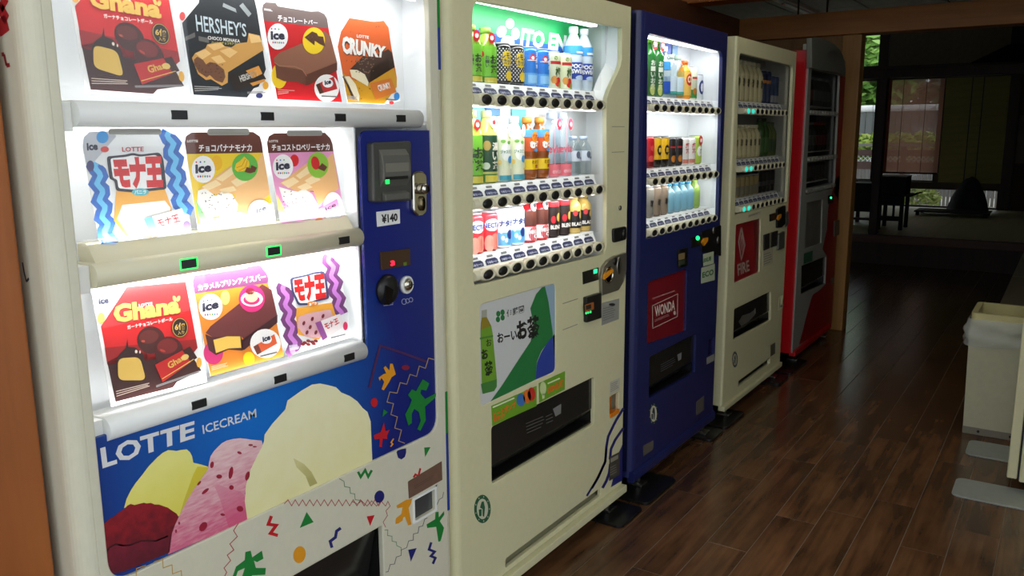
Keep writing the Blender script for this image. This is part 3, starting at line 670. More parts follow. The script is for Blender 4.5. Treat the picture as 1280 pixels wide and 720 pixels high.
A.stroke([(530, 152), (492, 142), (472, 208), (433, 193), (415, 260), (373, 247), (352, 310), (310, 300), (290, 367), (243, 360), (225, 425), (267, 435), (250, 505), (292, 520), (275, 592), (318, 605), (300, 675), (340, 690)], 5, GO)
A.ell(345, 203, 26, 17, (130, 26, 54)).ell(143, 428, 22, 30, RE).poly([(203, 470), (230, 490), (195, 520)], GR)
A.poly([(140, 638), (185, 618), (205, 555), (216, 612), (242, 603), (226, 640), (226, 662), (198, 660), (192, 715), (176, 712), (178, 662), (145, 665)], RE)
A.stroke([(268, 660), (252, 685), (262, 695), (248, 712)], 9, OR).stroke([(112, 335), (150, 180), (182, 62), (300, 100), (480, 165)], 15, (74, 34, 84))
E0 = Fr(440, 290, 5.146)
A.F(E0).lines([(200, 462), (270, 450), (272, 470), (205, 478)], 2, (140, 150, 190), 5).ring(335, 448, 17, 20, 4, (170, 176, 200), 12).ring(357, 443, 14, 16, 4, (170, 176, 200), 12).ring(379, 436, 14, 16, 4, (170, 176, 200), 12)
A.build('panel_print', PNL)
# control column
E1 = Fr(440, 155, 5.146)
o = hold('bill_acceptor', E1, [(105, 120), (358, 108), (362, 492), (116, 504)], T1, M('dark_grey_plastic', (66, 66, 62), .4), .008, .012, .02, bevel=.004)
b0, b1 = PX(*E1(150, 300), XF), PX(*E1(325, 300), XF)
zz = [PX(*E1(240, v), XF).z for v in (140, 200, 260, 345, 400, 430, 485)]
MB().prism([(XF+.006, zz[0]), (XF+.022, zz[1]), (XF+.026, zz[2]), (XF+.026, zz[3]), (XF+.012, zz[4]), (XF+.006, zz[4])], b0.y, b1.y, 'y', GREY_P).build('bill_mouth', o, bevel=.002)
MB().box(XF+.026, XF+.0275, b0.y+.004, b1.y-.012, zz[3]-.003, zz[3]+.004, BLACK_P).build('bill_slot', o)
MB().box(XF+.026, XF+.0276, b0.y+.004, b0.y+.016, zz[3]-.012, zz[3]-.002, glow((30, 220, 80), 2.0)).build('slot_lamp', o)
MB().box(XF+.026, XF+.027, b0.y+.006, b1.y-.008, zz[2]-.016, zz[2]+.004, M('lens_grey', (120, 118, 108), .3)).build('sensor_lens', o)
MB().prism([(XF+.012, zz[5]), (XF+.024, zz[5]-.006), (XF+.024, zz[6]), (XF+.012, zz[6])], b0.y+.006, b1.y-.004, 'y', GREY_P).build('lower_guide', o, bevel=.002)
lk = hold('lock', E1, [(380, 320), (405, 302), (445, 302), (473, 325), (473, 560), (455, 585), (410, 590), (385, 565)], T1, CHROME, .014, .006, .012, bevel=.004)
c_ = PX(*E1(432, 415), XF)
MB().lathe([(.0135, .0), (.0135, .016), (.011, .02), (0, .02)], (XF+.004, c_.y, c_.z), CHROME, 20, 'x').build('cylinder', lk)
MB().box(XF+.023, XF+.025, c_.y-.0015, c_.y+.0015, c_.z-.006, c_.z+.006, BLACK_P).build('keyhole', lk)
MB().lathe([(.010, 0), (.010, .005), (0, .005)], (XF+.006, c_.y, c_.z-.036), M('lock_recess', (120, 110, 84), .2, metal=1), 18, 'x', sc=(1, 1.8)).build('recess', lk)
st = hold('price_sticker', E1, [(165, 566), (314, 548), (316, 640), (170, 662)], T1, WHITE_P, .001, -.003, .002, bevel=.0003)
A = Art((XF-.003, 0, 0)); A.F(E1).text('¥140', [(188, 583), (293, 571), (294, 624), (192, 642)], (24, 24, 24), .045); A.build('price_print', st)
ds_ = hold('amount_display', E0, [(188, 130), (378, 106), (382, 212), (195, 245)], T1, M('amber_screen', (70, 50, 36), .2), .001, -.002, .004, bevel=.0005)
A = Art((XF-.002, 0, 0)); A.F(E0).text('3', [(246, 186), (275, 182), (277, 215), (248, 219)], glow((255, 30, 60), 2.5), .06).ell(268, 207, 7, 6, glow((255, 30, 60), 2.5)).poly([(330, 196), (352, 193), (352, 215), (332, 218)], glow((70, 90, 20), .5)); A.build('digit', ds_)
c_ = PX(*E0(232, 370), XF); o = MB().lathe([(.036, 0), (.036, .008), (.03, .014), (.012, .016), (0, .016)], (XF-.006, c_.y, c_.z), BLACK_P, 24, 'x').build('coin_slot_dial', T1)
MB().prism([(c_.y-.03, c_.z-.03), (c_.y-.012, c_.z-.034), (c_.y+.004, c_.z), (c_.y-.02, c_.z+.014)], XF+.004, XF+.014, 'x', M('black_gloss', (12, 12, 14), .15)).build('slot_guard', o)
c_ = PX(*E0(354, 340), XF); o = MB().lathe([(.022, 0), (.022, .008), (.018, .012), (.018, .006), (0, .006)], (XF-.006, c_.y, c_.z), WHITE_P, 24, 'x').build('return_knob', T1)
MB().lathe([(.016, 0), (.016, .006), (.010, .012), (0, .012)], (XF-.002, c_.y, c_.z), CHROME, 20, 'x').build('knob_centre', o)
MB().box(XF+.0095, XF+.011, c_.y-.012, c_.y+.012, c_.z-.001, c_.z+.001, BLACK_P).build('knob_groove', o)
# print on the cream front
A = Art((XF, 0, 0), base=1, split=True)
A.F(CW).stroke([(32, 168), (46, 196), (70, 160), (86, 194), (105, 160)], 13, GR).poly([(236, 66), (240, 56), (262, 48), (287, 44), (287, 68), (280, 90), (262, 103), (244, 95)], NV).poly([(382, 40), (416, 38), (388, 90)], GR)
A.stroke([(326, 198), (336, 182), (352, 192), (362, 150)], 10, RE).ell(145, 300, 26, 33, NV, 15).poly([(78, 405), (120, 398), (96, 455)], RE)
A.stroke([(172, 478), (190, 476), (188, 506), (212, 510), (212, 536), (235, 540), (237, 560), (260, 570), (260, 588)], 3.2, (70, 130, 80))
A.stroke([(178, 700), (192, 697), (202, 660), (225, 657), (235, 620), (260, 612), (262, 582), (290, 570), (300, 535), (325, 530), (325, 498), (350, 492), (355, 460), (375, 455), (385, 420), (400, 412)], 3.2, (60, 62, 84)).stroke([(450, 345), (462, 315), (480, 305), (485, 275)], 3, (60, 62, 84))
A.poly([(235, 348), (285, 318), (320, 310), (312, 338), (300, 360), (315, 448), (297, 452), (280, 405), (270, 412), (268, 426), (245, 442), (230, 445), (232, 415), (262, 392), (268, 355), (240, 362)], OR)
A.poly([(395, 447), (440, 420), (442, 382), (459, 380), (460, 410), (488, 376), (489, 396), (465, 430), (488, 465), (470, 535), (458, 540), (446, 460), (398, 466)], GR).poly([(298, 582), (343, 572), (312, 645)], NV)
A.stroke([(420, 542), (408, 580), (438, 592), (418, 615), (442, 625), (428, 656)], 13, NV).poly([(425, 256), (452, 234), (448, 250)], (36, 36, 50))
A.F(LP); zg = [(766, 450)]
for k in range(27): zg.append((780+k*13.6, 434 if k % 2 == 0 else 457))
A.stroke(zg, 2.6, (170, 44, 52)); A.F(CW).stroke([(0, 325), (30, 340), (50, 322), (80, 350), (104, 322), (130, 350), (155, 325), (178, 350), (190, 325), (202, 350), (180, 375), (188, 400), (165, 435), (178, 462)], 3.4, (170, 44, 52))
A.F(LP).stroke([(972, 355), (990, 365), (992, 385), (1012, 388), (1014, 410), (1030, 412), (1032, 434), (1050, 436)], 2.4, (70, 130, 80))
A.stroke([(718, 495), (706, 526), (736, 530), (714, 560), (742, 568)], 12, RE).poly([(850, 480), (876, 518), (824, 540)], GR).ell(823, 640, 23, 32, OR, 10).stroke([(978, 540), (962, 552), (958, 575), (938, 590), (945, 614)], 11, NV)
A.poly([(620, 630), (640, 625), (646, 650), (682, 625), (688, 655), (664, 668), (652, 662), (660, 690), (697, 690), (695, 715), (645, 718), (640, 745), (600, 745), (618, 690), (592, 702), (578, 745), (566, 740), (585, 685), (618, 660)], GR)
A.stroke([(594, 522), (576, 550), (590, 572), (562, 600), (577, 622), (552, 642), (565, 662), (540, 690), (550, 706), (530, 745)], 3, (170, 44, 52)).stroke([(278, 667), (310, 656), (312, 690), (345, 678), (347, 712), (380, 700), (382, 735), (412, 722)], 3, (196, 150, 50)).stroke([(247, 680), (212, 692), (210, 735)], 3, (196, 150, 50))
A.build('confetti_print', T1)
st = hold('brown_label', CW, [(295, 220), (473, 112), (476, 210), (300, 310)], T1, M('brown_card', (112, 82, 66), .6, noise=.1, scale=60), .001, .002, .0015, bevel=.0003)
A = Art((XF+.002, 0, 0)); A.F(CW).lines([(330, 240), (440, 178), (440, 195), (332, 262)], 2, (84, 62, 52), 3); A.build('faint_print', st)
# coloured edge print along the right door edge
m = MB(); Ye = Y1
for z0_, z1_, c in ((1.66, 1.83, GR), (1.56, 1.66, (26, 60, 150)), (.62, .735, GR), (.40, .62, (26, 60, 150))): MB().box(XF-.0008, XF+.0006, Y1-.0125, Y1-.004, z0_, z1_, ink(c)).build('edge_print', T1)

# ---- bars with their push buttons
def ice_bar(zc, yl, yr, btn, lit, flange):
    n = 10; h = .021
    prof = [(XF-.06, zc+h)]+[(XF-.012+.02*math.sin(a), zc+h*math.cos(a)) for a in [math.pi*k/n for k in range(n+1)]]+[(XF-.06, zc-h)]
    o = MB().prism(prof, yl, yr, 'y', BEIGE_D if lit else WHITE_P, True).build('selector_bar', T1)
    MB().box(XF-.06, XF-.014, yl-.028, yl, zc-.028, zc+.018, WHITE_P).build('bar_bracket', o, bevel=.002)
    if flange: MB().prism([(XF-.062, zc+.021), (XF-.012, zc+.021), (XF-.034, zc+.052), (XF-.062, zc+.052)], yl+.01, yr-.012, 'y', BEIGE_D).build('bar_flange', o)
    for k, y in enumerate(btn):
        b = MB().box(XF-.004, XF+.0088, y-.016, y+.016, zc-.008, zc+.008, BLACK_P).build('select_button', o, bevel=.001)
        if lit and k < 2: plate('lit_rim', [rect(y-.0185, y+.0185, zc-.0105, zc+.0105, .002), rect(y-.016, y+.016, zc-.008, zc+.008, .001)], XF+.0092, .0015, glow((60, 240, 110), 1.1), b, .0003)
    return o
Zr = [sum(PX(x, y, XF+.008).z for x, y in l)/len(l) for l in ([(224.5, 143), (334.5, 145), (425.7, 147), (501.5, 148.7)], [(236, 329.4), (342.2, 313.9), (430.5, 300.5)], [(249.2, 504.2), (350.8, 473.6), (437, 447.2)])]
Br = [[PX(x, y, XF+.008).y for x, y in l] for l in ([(224.5, 143), (334.5, 145), (425.7, 147), (501.5, 148.7)], [(236, 329.4), (342.2, 313.9), (430.5, 300.5)], [(249.2, 504.2), (350.8, 473.6), (437, 447.2)])]
ice_bar(Zr[0], PX(96, 140, XF).y, PX(527, 149, XF).y, Br[0], False, False)
ice_bar(Zr[1], PX(118, 340, XF).y, PX(452, 295, XF).y, Br[1], True, True)
ice_bar(Zr[2], PX(135, 537, XF).y, PX(457, 443, XF).y, Br[2], False, False)
for za, zb_, ya in ((Zr[0]+.025, oz1-.002, oy1-.002), (Zr[1]+.055, Zr[0]-.03, py_-.006), (Zr[2]+.025, Zr[1]-.025, py_-.006)):
    pane(T1, oy0+.002, ya, za, zb_, XF-.012)
for y in (PX(92, 110, XF-.1).y, PX(122, 494, XF-.1).y, PX(118, 306, XF-.1).y): pass
# tube lamps: one at the head of the window and one behind each bar
WARM = (1.0, .985, .97)
for z, x, dr, pw, tb in ((oz1-.03, XF-.035, (-.5, 0, -1), 1.0, True), (Zr[0]+.024, XF-.022, (-.6, 0, 1), .35, False), (Zr[0]-.012, XF-.066, (-.3, 0, -1), .6, True), (Zr[1]+.056, XF-.020, (-.6, 0, 1), .7, False), (Zr[1]-.03, XF-.03, (-.5, 0, -1), 1.0, True), (Zr[2]+.024, XF-.022, (-.6, 0, 1), .5, False)):
    ya, yb = oy0+.02, (oy1 if z > Zr[0] else py_)-.02
    if tb: MB().tube((x+.008, ya, z+.006), (x+.008, yb, z+.006), .005, glow((255, 255, 255), 3.0), 8).build('lamp_tube', T1)
    area_light('ice_lamp', (x, (ya+yb)/2, z), dr, yb-ya, .016, ICE_W*pw, WARM)


# ================================================================== PRODUCT CARDS IN THE ICE CREAM WINDOW
TILT = math.radians(9); CN = Vector((math.cos(TILT), 0, math.sin(TILT)))
C1, C2, C3 = Fr(90, 0, 5.76), Fr(215, 0, 5.538), Fr(320, 0, 5.145)
D1, D2, D3 = Fr(95, 155, 4.233), Fr(225, 155, 4.8), Fr(325, 155, 4.8)
G1, G2 = Fr(110, 345, 4.233), Fr(230, 320, 4.5)
def row_plane(px): return Vector((XF-.03, 0, PX(px[0], px[1], XF-.03).z))
def card(label, O, fr, outline, base=(244, 246, 246)):
    a = Art(O, CN, 0).F(fr); pts = [a.P(*p) for p in outline]; n = len(pts); m = MB()
    back = [p-CN*.0016 for p in pts]; nn = Vector((0, 0, 0))
    for i in range(n): nn += (pts[i]-pts[0]).cross(pts[(i+1) % n]-pts[0])
    m.add(pts+back, [tuple(range(n)), tuple(range(2*n-1, n-1, -1))]+[(i, n+i, n+(i+1) % n, (i+1) % n) for i in range(n)], ink(base))
    o = m.build('product_card'); tag(o, label, 'card', 'ice cream cards in the lit window'); a.k = 1
    return o, a
def wavy(p, q, amp, per, n=26):
    p, q = Vector(p), Vector(q); d = (q-p); L = d.length; d = d/L; nn = Vector((-d.y, d.x))
    return [tuple(p+d*(L*k/n)+nn*amp*(2/math.pi)*math.asin(.96*math.sin(2*math.pi*(L*k/n)/per))*1.15) for k in range(n+1)]
def zigzag(p, q, amp, n):
    p, q = Vector(p), Vector(q); d = (q-p); nn = Vector((-d.y, d.x)).normalized()
    return [tuple(p+d*(k/n)+nn*amp*(1 if k % 2 else -1)) for k in range(n+1)]
O1, O2, O3 = row_plane((330, 123)), row_plane((300, 292)), row_plane((260, 470))
INKD = (42, 44, 66)

def parade(a, x, y, rx, ry, sk=0):                # the round ice logo
    a.ell(x, y, rx, ry, (250, 250, 250)); a.up()
    a.text('ice', [(x-rx*.72, y-ry*.38+sk), (x+rx*.68, y-ry*.45-sk), (x+rx*.7, y+ry*.2-sk), (x-rx*.68, y+ry*.3+sk)], INKD, .05)
    for k, c in enumerate(((214, 60, 70), (60, 90, 170), (236, 160, 60), (90, 170, 90), (60, 150, 200), (220, 110, 160))):
        a.ell(x-rx*.45+k*rx*.2, y+ry*.5-sk*.3*k/3+sk, rx*.07, ry*.08, c, n=8)
    for k, c in enumerate(((214, 60, 70), (60, 90, 170), (90, 170, 90))): a.ell(x-rx*.6+k*rx*.35, y-ry*.55+sk-sk*.4*k, rx*.07, ry*.07, c, n=8)
def pack(a, q, c, band=None, txt=None, tc=(250, 250, 250)):
    a.up().poly(q, c); p = [Vector(v) for v in q]; a.up()
    if band: a.poly([tuple(p[0]), tuple(p[0].lerp(p[1], .22)), tuple(p[3].lerp(p[2], .22)), tuple(p[3])], band)
    if txt:
        l = lambda u, v: tuple((p[0].lerp(p[1], u)).lerp(p[3].lerp(p[2], u), v))
        a.text(txt, [l(.28, .22), l(.85, .22), l(.85, .62), l(.28, .62)], tc, .03)

# -- chocolate ball box (lower row), then its twin in the upper row
gc, a = card('red card of chocolate balls in the lowest row', O3, G1, [(12, 36), (40, 14), (535, -12), (560, 20), (630, 560), (124, 692)])
a.poly([(205, 58), (517, 30), (580, 380), (548, 420), (600, 500), (470, 560), (450, 590), (146, 666), (68, 268)], (212, 30, 32)); a.up()
a.poly([(88, 380), (572, 335), (580, 380), (548, 420), (102, 470)], (160, 26, 26)).poly([(102, 455), (170, 420), (300, 400), (562, 398), (548, 420), (600, 500), (470, 560), (450, 590), (146, 666)], (62, 24, 20)); a.up()
a.ell(333, 338, 74, 72, (74, 30, 26), -10).up().ell(322, 322, 52, 36, (104, 40, 34), -10); a.up().ell(430, 405, 76, 86, (80, 28, 26), -8).up().ell(420, 372, 54, 40, (124, 36, 32), -8)
a.up().poly([(150, 450), (165, 415), (200, 380), (208, 330), (214, 375), (250, 378), (290, 410), (305, 460), (300, 520), (150, 520)], (54, 26, 22)).up().poly(rnd([(158, 436), (275, 428), (308, 552), (160, 552)], 34, 6), (226, 188, 90)).ell(255, 400, 7, 9, (236, 220, 206)).ell(275, 402, 4, 8, (236, 220, 206)).ell(292, 345, 10, 6, (190, 80, 60)).ell(395, 395, 16, 6, (190, 60, 44), 20)
a.up().text('Ghana', [(130, 152), (484, 104), (490, 196), (140, 252)], (228, 186, 84), .05).text('LOTTE', [(268, 148), (340, 138), (341, 155), (270, 165)], (246, 240, 232), .03).text('ガーナチョコレートボール', [(205, 262), (446, 215), (449, 237), (210, 283)], (246, 238, 230), .03)
a.ell(458, 120, 9, 16, (226, 190, 96), -20).ell(478, 120, 9, 16, (226, 190, 96), 20).ell(487, 273, 44, 53, (40, 24, 20)); a.up().ring(487, 273, 41, 50, 3, (216, 176, 84)).text('6個', [(458, 252), (515, 243), (517, 280), (460, 290)], (226, 190, 96), .03).text('入り', [(473, 292), (508, 286), (510, 306), (476, 312)], (226, 190, 96), .02)
pack(a, [(355, 470), (540, 372), (578, 432), (395, 562)], (196, 30, 28), None, 'Ghana', (224, 180, 80)); a.poly([(500, 394), (540, 372), (578, 432), (545, 456)], (62, 26, 22)); a.up().ell(513, 430, 21, 15, (236, 202, 112), -25).stroke([(392, 545), (560, 440)], 4, (226, 190, 96))
a.text('ice', [(54, 116), (110, 110), (112, 143), (57, 150)], INKD, .05).ell(135, 80, 22, 27, (236, 140, 130)).ell(70, 222, 20, 30, (244, 184, 90)).ell(588, 458, 14, 26, (244, 184, 70)).lines([(148, 605), (345, 558), (348, 578), (152, 642)], 3, (214, 196, 180), 4).lines([(360, 578), (598, 496), (600, 508), (362, 590)], 2, (150, 150, 150), 4)
gp = a.build('printed_face', gc)
d = PX(*C1(135, 645), XF-.03)-PX(*G1(146, 666), XF-.03); d.x = 0
o = gc.copy(); COL.objects.link(o); o.location = d; o['label'] = 'red card of chocolate balls in the top row beside the black card'
p = gp.copy(); COL.objects.link(p); p.parent = o

# -- black card with a wafer bar
o, a = card('black card with a golden wafer bar in the top row', O1, C2, [(34, -70), (560, -80), (592, 0), (694, 640), (690, 672), (148, 662), (60, 160)])
a.poly([(70, 160), (185, 20), (196, -62), (556, -72), (588, 70), (650, 480), (600, 600), (565, 612), (520, 674), (150, 656)], (40, 46, 52)); a.up()
a.poly([(355, 20), (440, 60), (448, 88), (350, 46)], (150, 158, 160)).poly([(490, 20), (550, 95), (530, 118), (466, 40)], (150, 158, 160)).poly([(85, 258), (158, 224), (161, 256), (90, 284)], (112, 112, 110)).poly([(183, 250), (256, 264), (256, 298), (186, 282)], (112, 112, 110))
a.poly([(138, 402), (160, 368), (232, 334), (245, 306), (340, 290), (356, 318), (410, 328), (455, 300), (520, 292), (530, 228), (608, 246), (636, 345), (388, 500), (386, 572), (345, 594), (270, 548), (235, 554), (180, 512)], (218, 164, 90)); a.up()
for q in ([(162, 370), (232, 340), (272, 372), (210, 412)], [(268, 398), (332, 380), (374, 428), (318, 442)], [(330, 352), (400, 330), (455, 360), (400, 402)], [(245, 312), (338, 294), (366, 322), (290, 350)], [(530, 232), (604, 250), (622, 290), (548, 300)]): a.poly(q, (242, 202, 134))
a.poly([(152, 412), (175, 392), (215, 415), (236, 446), (262, 430), (302, 436), (360, 482), (370, 532), (350, 574), (300, 556), (262, 520), (240, 536), (186, 500), (152, 442)], (122, 82, 62)); a.up()
for _ in range(26): a.ell(random.uniform(165, 350), random.uniform(430, 540), 7, 2.5, (78, 52, 42), random.uniform(-60, 60), 6)
a.text("HERSHEY'S", [(160, 96), (512, 163), (517, 256), (172, 216)], (206, 222, 228), .012).text('CHOCO MONAKA', [(247, 248), (470, 273), (472, 296), (248, 273)], (240, 240, 236), .03).text('ハーシーチョコモナカ', [(272, 284), (446, 294), (447, 313), (274, 302)], (216, 206, 120), .02)
pack(a, [(395, 520), (600, 452), (652, 548), (432, 634)], (48, 40, 36), None, "HERSHEY'S", (214, 214, 206)); a.poly([(510, 490), (600, 455), (626, 510), (560, 542)], (232, 160, 74)).poly([(540, 576), (640, 546), (646, 562), (560, 596)], (226, 156, 76))
a.ell(648, 592, 20, 27, (244, 176, 60)).ell(605, 662, 24, 18, (56, 58, 110)).ell(72, 112, 20, 30, (226, 70, 66)).lines([(155, 590), (365, 602), (325, 622), (158, 636)], 3, (190, 190, 186), 4).lines([(520, 634), (660, 630), (662, 644), (522, 650)], 2, (150, 150, 150), 5)
a.build('printed_face', o)

# -- chocolate bar
HD = (112, 96, 94)  # brown header, greyed by window glare put into its colour
o, a = card('red card with a milk chocolate bar in the top row', O1, C3, [(40, 60), (45, 30), (62, 15), (126, 18), (140, 40), (350, 74), (404, 72), (440, 90), (458, 120), (553, 657), (137, 637)])
a.poly([(40, 60), (45, 30), (62, 15), (126, 18), (140, 40), (350, 74), (404, 72), (440, 90), (458, 120), (467, 182), (50, 132)], HD).poly([(50, 132), (467, 182), (553, 657), (137, 637)], (206, 26, 36)); a.up()
a.text('チョコレートバー', [(140, 92), (396, 134), (396, 162), (142, 138)], (250, 250, 250), .03).lines([(52, 52), (112, 62), (112, 76), (52, 66)], 2, (240, 240, 240), 4)
a.ell(150, 488, 50, 82, (246, 206, 40)); a.up()
a.poly([(112, 378), (150, 340), (330, 264), (440, 200), (478, 230), (522, 402), (330, 482), (300, 452), (150, 426), (122, 408)], (146, 98, 76)).poly([(318, 482), (522, 400), (522, 452), (340, 546), (318, 548)], (98, 58, 44)).poly([(122, 402), (150, 424), (300, 450), (326, 490), (322, 548), (262, 526), (180, 522), (132, 500)], (112, 70, 54)); a.up()
a.stroke([(118, 400), (150, 424), (250, 428), (300, 450), (326, 490)], 5, (176, 128, 104)); parade(a, 140, 235, 66, 84, -4); a.ell(372, 262, 72, 86, (248, 214, 40)); a.up()
a.poly([(312, 240), (360, 202), (392, 214), (400, 232), (432, 236), (446, 300), (408, 282), (378, 262), (376, 292)], (92, 58, 42)).poly([(330, 240), (352, 222), (368, 238), (346, 258)], (150, 108, 84)); a.ell(455, 566, 80, 88, (248, 248, 246)); pack(a, [(385, 545), (500, 492), (524, 572), (410, 604)], (190, 44, 46), (80, 50, 40)); a.ell(462, 535, 34, 28, (250, 250, 250)); a.up().text('ice', [(440, 518), (482, 508), (484, 538), (443, 548)], INKD, .05)
a.lines([(140, 570), (262, 580), (200, 600), (142, 612)], 3, (236, 190, 180), 3.5).lines([(422, 612), (535, 618), (535, 628), (422, 624)], 1, (110, 110, 110), 8)
a.build('printed_face', o)

# -- crunchy bar
o, a = card('orange card with a nut-crusted ice bar in the top row', O1, C3, [(524, 300), (545, 205), (600, 116), (760, 140), (822, 134), (852, 176), (870, 300), (928, 650), (825, 670), (590, 660)])
a.poly([(526, 300), (545, 205), (600, 116), (760, 140), (822, 134), (852, 176), (870, 300), (906, 500), (905, 560), (824, 668), (592, 658)], (226, 104, 48)); a.up()
a.poly([(556, 470), (640, 520), (886, 430), (906, 510), (905, 560), (824, 668), (592, 658)], (212, 156, 36)); a.up()
for _ in range(34): a.poly([(x+random.uniform(-9, 9), y+random.uniform(-9, 9)) for x, y in [(random.uniform(560, 830), random.choice((random.uniform(160, 215), random.uniform(380, 420), random.uniform(560, 640))))]*3], (120, 60, 36))
a.poly([(600, 450), (690, 360), (742, 372), (850, 316), (876, 340), (892, 432), (728, 532), (720, 556), (690, 500)], (74, 54, 46)).poly([(742, 420), (872, 336), (892, 432), (728, 532)], (52, 38, 34)); a.up()
for _ in range(40): a.ell(random.uniform(640, 760), random.uniform(372, 470), 5, 4, (142, 112, 92), n=6)
a.poly([(602, 447), (650, 450), (700, 478), (724, 530), (720, 556), (660, 520), (615, 495)], (240, 230, 196)).poly([(562, 492), (600, 490), (640, 540), (666, 616), (662, 652), (628, 612), (595, 545)], (242, 232, 200)).stroke([(562, 490), (590, 545), (630, 640)], 14, (80, 56, 46))
a.text('CRUNKY', [(552, 232), (838, 306), (828, 382), (556, 352)], (96, 50, 36), .1); a.up().text('CRUNKY', [(552, 226), (836, 300), (826, 374), (556, 346)], (250, 248, 244), .06).text('LOTTE', [(648, 220), (726, 231), (726, 251), (648, 241)], (250, 248, 244), .04)
pack(a, [(732, 536), (868, 502), (904, 592), (770, 642)], (216, 122, 46), None, 'CRUNKY'); a.ell(906, 620, 18, 26, (50, 140, 214)).ell(872, 661, 15, 11, (206, 50, 56)).lines([(590, 612), (660, 622), (660, 650), (592, 642)], 3, (190, 190, 186), 5).lines([(836, 632), (926, 640), (926, 650), (836, 644)], 1, (110, 110, 110), 8)
a.build('printed_face', o)

def monaka(o, a, lw, rw, blue, lblue, blob, inner, tq, cap, captxt, cq, wafer, fill, wcol, fcol, outl):
    for (p, q, amp, per, wd) in (lw, rw):
        pts = wavy(p, q, amp, per); a.stroke(pts, wd, blue); a.up().stroke(wavy(p, q, amp*.9, per), wd*.36, lblue)
    a.up().poly(wafer, wcol); a.up().poly(fill, fcol); a.up().poly(rnd(blob, 16, 4), outl); a.up().poly(rnd(inner, 14, 4), (250, 250, 250)); a.up().text('モナ王', tq, (216, 36, 36), .075)
    a.ell(cap[0], cap[1], cap[2], cap[3], cap[4]); a.up().text(captxt, cq, (250, 250, 250), .03)
def inset(q, k):
    c = sum((Vector(p) for p in q), Vector((0, 0)))/len(q); return [tuple(c+(Vector(p)-c)*k) for p in q]
bl = [(162, 172), (262, 162), (300, 152), (340, 162), (442, 150), (462, 182), (480, 345), (380, 356), (300, 362), (212, 354), (204, 300), (178, 292)]
o, a = card('white card with blue wave bands and red lettering in the middle row', O2, D1, [(35, 120), (40, 70), (70, 42), (140, 36), (490, 40), (530, 70), (545, 110), (608, 560), (604, 604), (136, 678)])
monaka(o, a, ((108, 205), (176, 672), 16, 88, 78), ((492, 42), (566, 470), 16, 88, 78), (58, 112, 200), (110, 196, 244), bl, inset(bl, .87), [(188, 178), (455, 170), (463, 338), (216, 346)], (341, 360, 45, 20, (90, 190, 204)), 'バニラ', [(308, 350), (372, 348), (372, 370), (310, 372)],
       [(215, 340), (468, 340), (505, 440), (505, 560), (420, 602), (270, 602), (200, 510)], [(245, 428), (470, 405), (500, 445), (495, 560), (400, 590), (282, 590), (218, 502)], (244, 178, 76), (252, 250, 242), (50, 44, 54))
a.poly([(35, 120), (40, 70), (70, 42), (204, 40), (212, 66), (112, 182), (62, 236)], (196, 200, 208)); a.up().text('ice', [(55, 100), (115, 98), (117, 138), (58, 141)], INKD, .05).ell(140, 70, 32, 32, (56, 156, 226)).ell(152, 134, 22, 16, (224, 74, 66)).ell(76, 222, 20, 29, (70, 66, 120)).text('LOTTE', [(243, 122), (358, 120), (358, 145), (245, 147)], (186, 56, 66), .02)
pack(a, [(358, 502), (560, 445), (602, 546), (400, 600)], (240, 242, 240), (112, 184, 228), 'モナ王', (214, 40, 40)); a.ell(586, 536, 20, 24, (112, 92, 176)).lines([(142, 606), (218, 604), (220, 642), (146, 644)], 4, (214, 222, 234), 5)
a.build('printed_face', o)

def mix_card(label, O, fr, outline, head, field, fcol, title, tq, lq, c1, dot, c2, gcol, fruit, body, bcol, face, blocks, extra):
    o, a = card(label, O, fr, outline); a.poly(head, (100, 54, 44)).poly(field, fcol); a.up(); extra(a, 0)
    a.poly(body, bcol); a.up()
    for q in blocks: a.poly(q, (253, 226, 176))
    a.poly(face, (253, 251, 244)); a.up()
    xs = [p[0] for p in face]; ys = [p[1] for p in face]
    for _ in range(26): a.ell(random.uniform(min(xs)+25, max(xs)-25), random.uniform(min(ys)+25, max(ys)-40), 6, 2.4, (96, 66, 60), random.uniform(-60, 60), 6)
    a.ell(*dot); a.ell(c2[0], c2[1], c2[2], c2[3], gcol); a.up(); fruit(a); parade(a, *c1); a.text(title, tq, (250, 250, 250), .03).text('LOTTE', lq, (240, 236, 230), .03); extra(a, 1); a.build('printed_face', o)
def banana(a):
    a.poly([(328, 270), (336, 238), (362, 220), (386, 194), (396, 205), (414, 222), (418, 245), (408, 268), (380, 284), (345, 286)], (246, 204, 50)); a.up().stroke([(340, 262), (372, 250), (392, 210)], 4, (206, 150, 40)).stroke([(350, 282), (392, 262), (404, 218)], 4, (206, 150, 40)).poly([(388, 288), (400, 258), (424, 266), (428, 246), (462, 262), (450, 288), (420, 296)], (112, 62, 46))
def ex_b(a, k):
    if k == 0: a.poly([(95, 455), (130, 500), (205, 566), (150, 618), (120, 614)], (140, 214, 140)).poly([(112, 600), (200, 570), (560, 470), (582, 648), (122, 700)], (250, 244, 214))  # pale lower band: overexposure painted into the yellow print
    else:
        a.ell(480, 520, 70, 66, (252, 252, 250)); pack(a, [(400, 560), (510, 500), (535, 545), (440, 590)], (248, 246, 240)); a.text('ice', [(456, 512), (514, 488), (520, 512), (462, 540)], (120, 124, 140), .03)
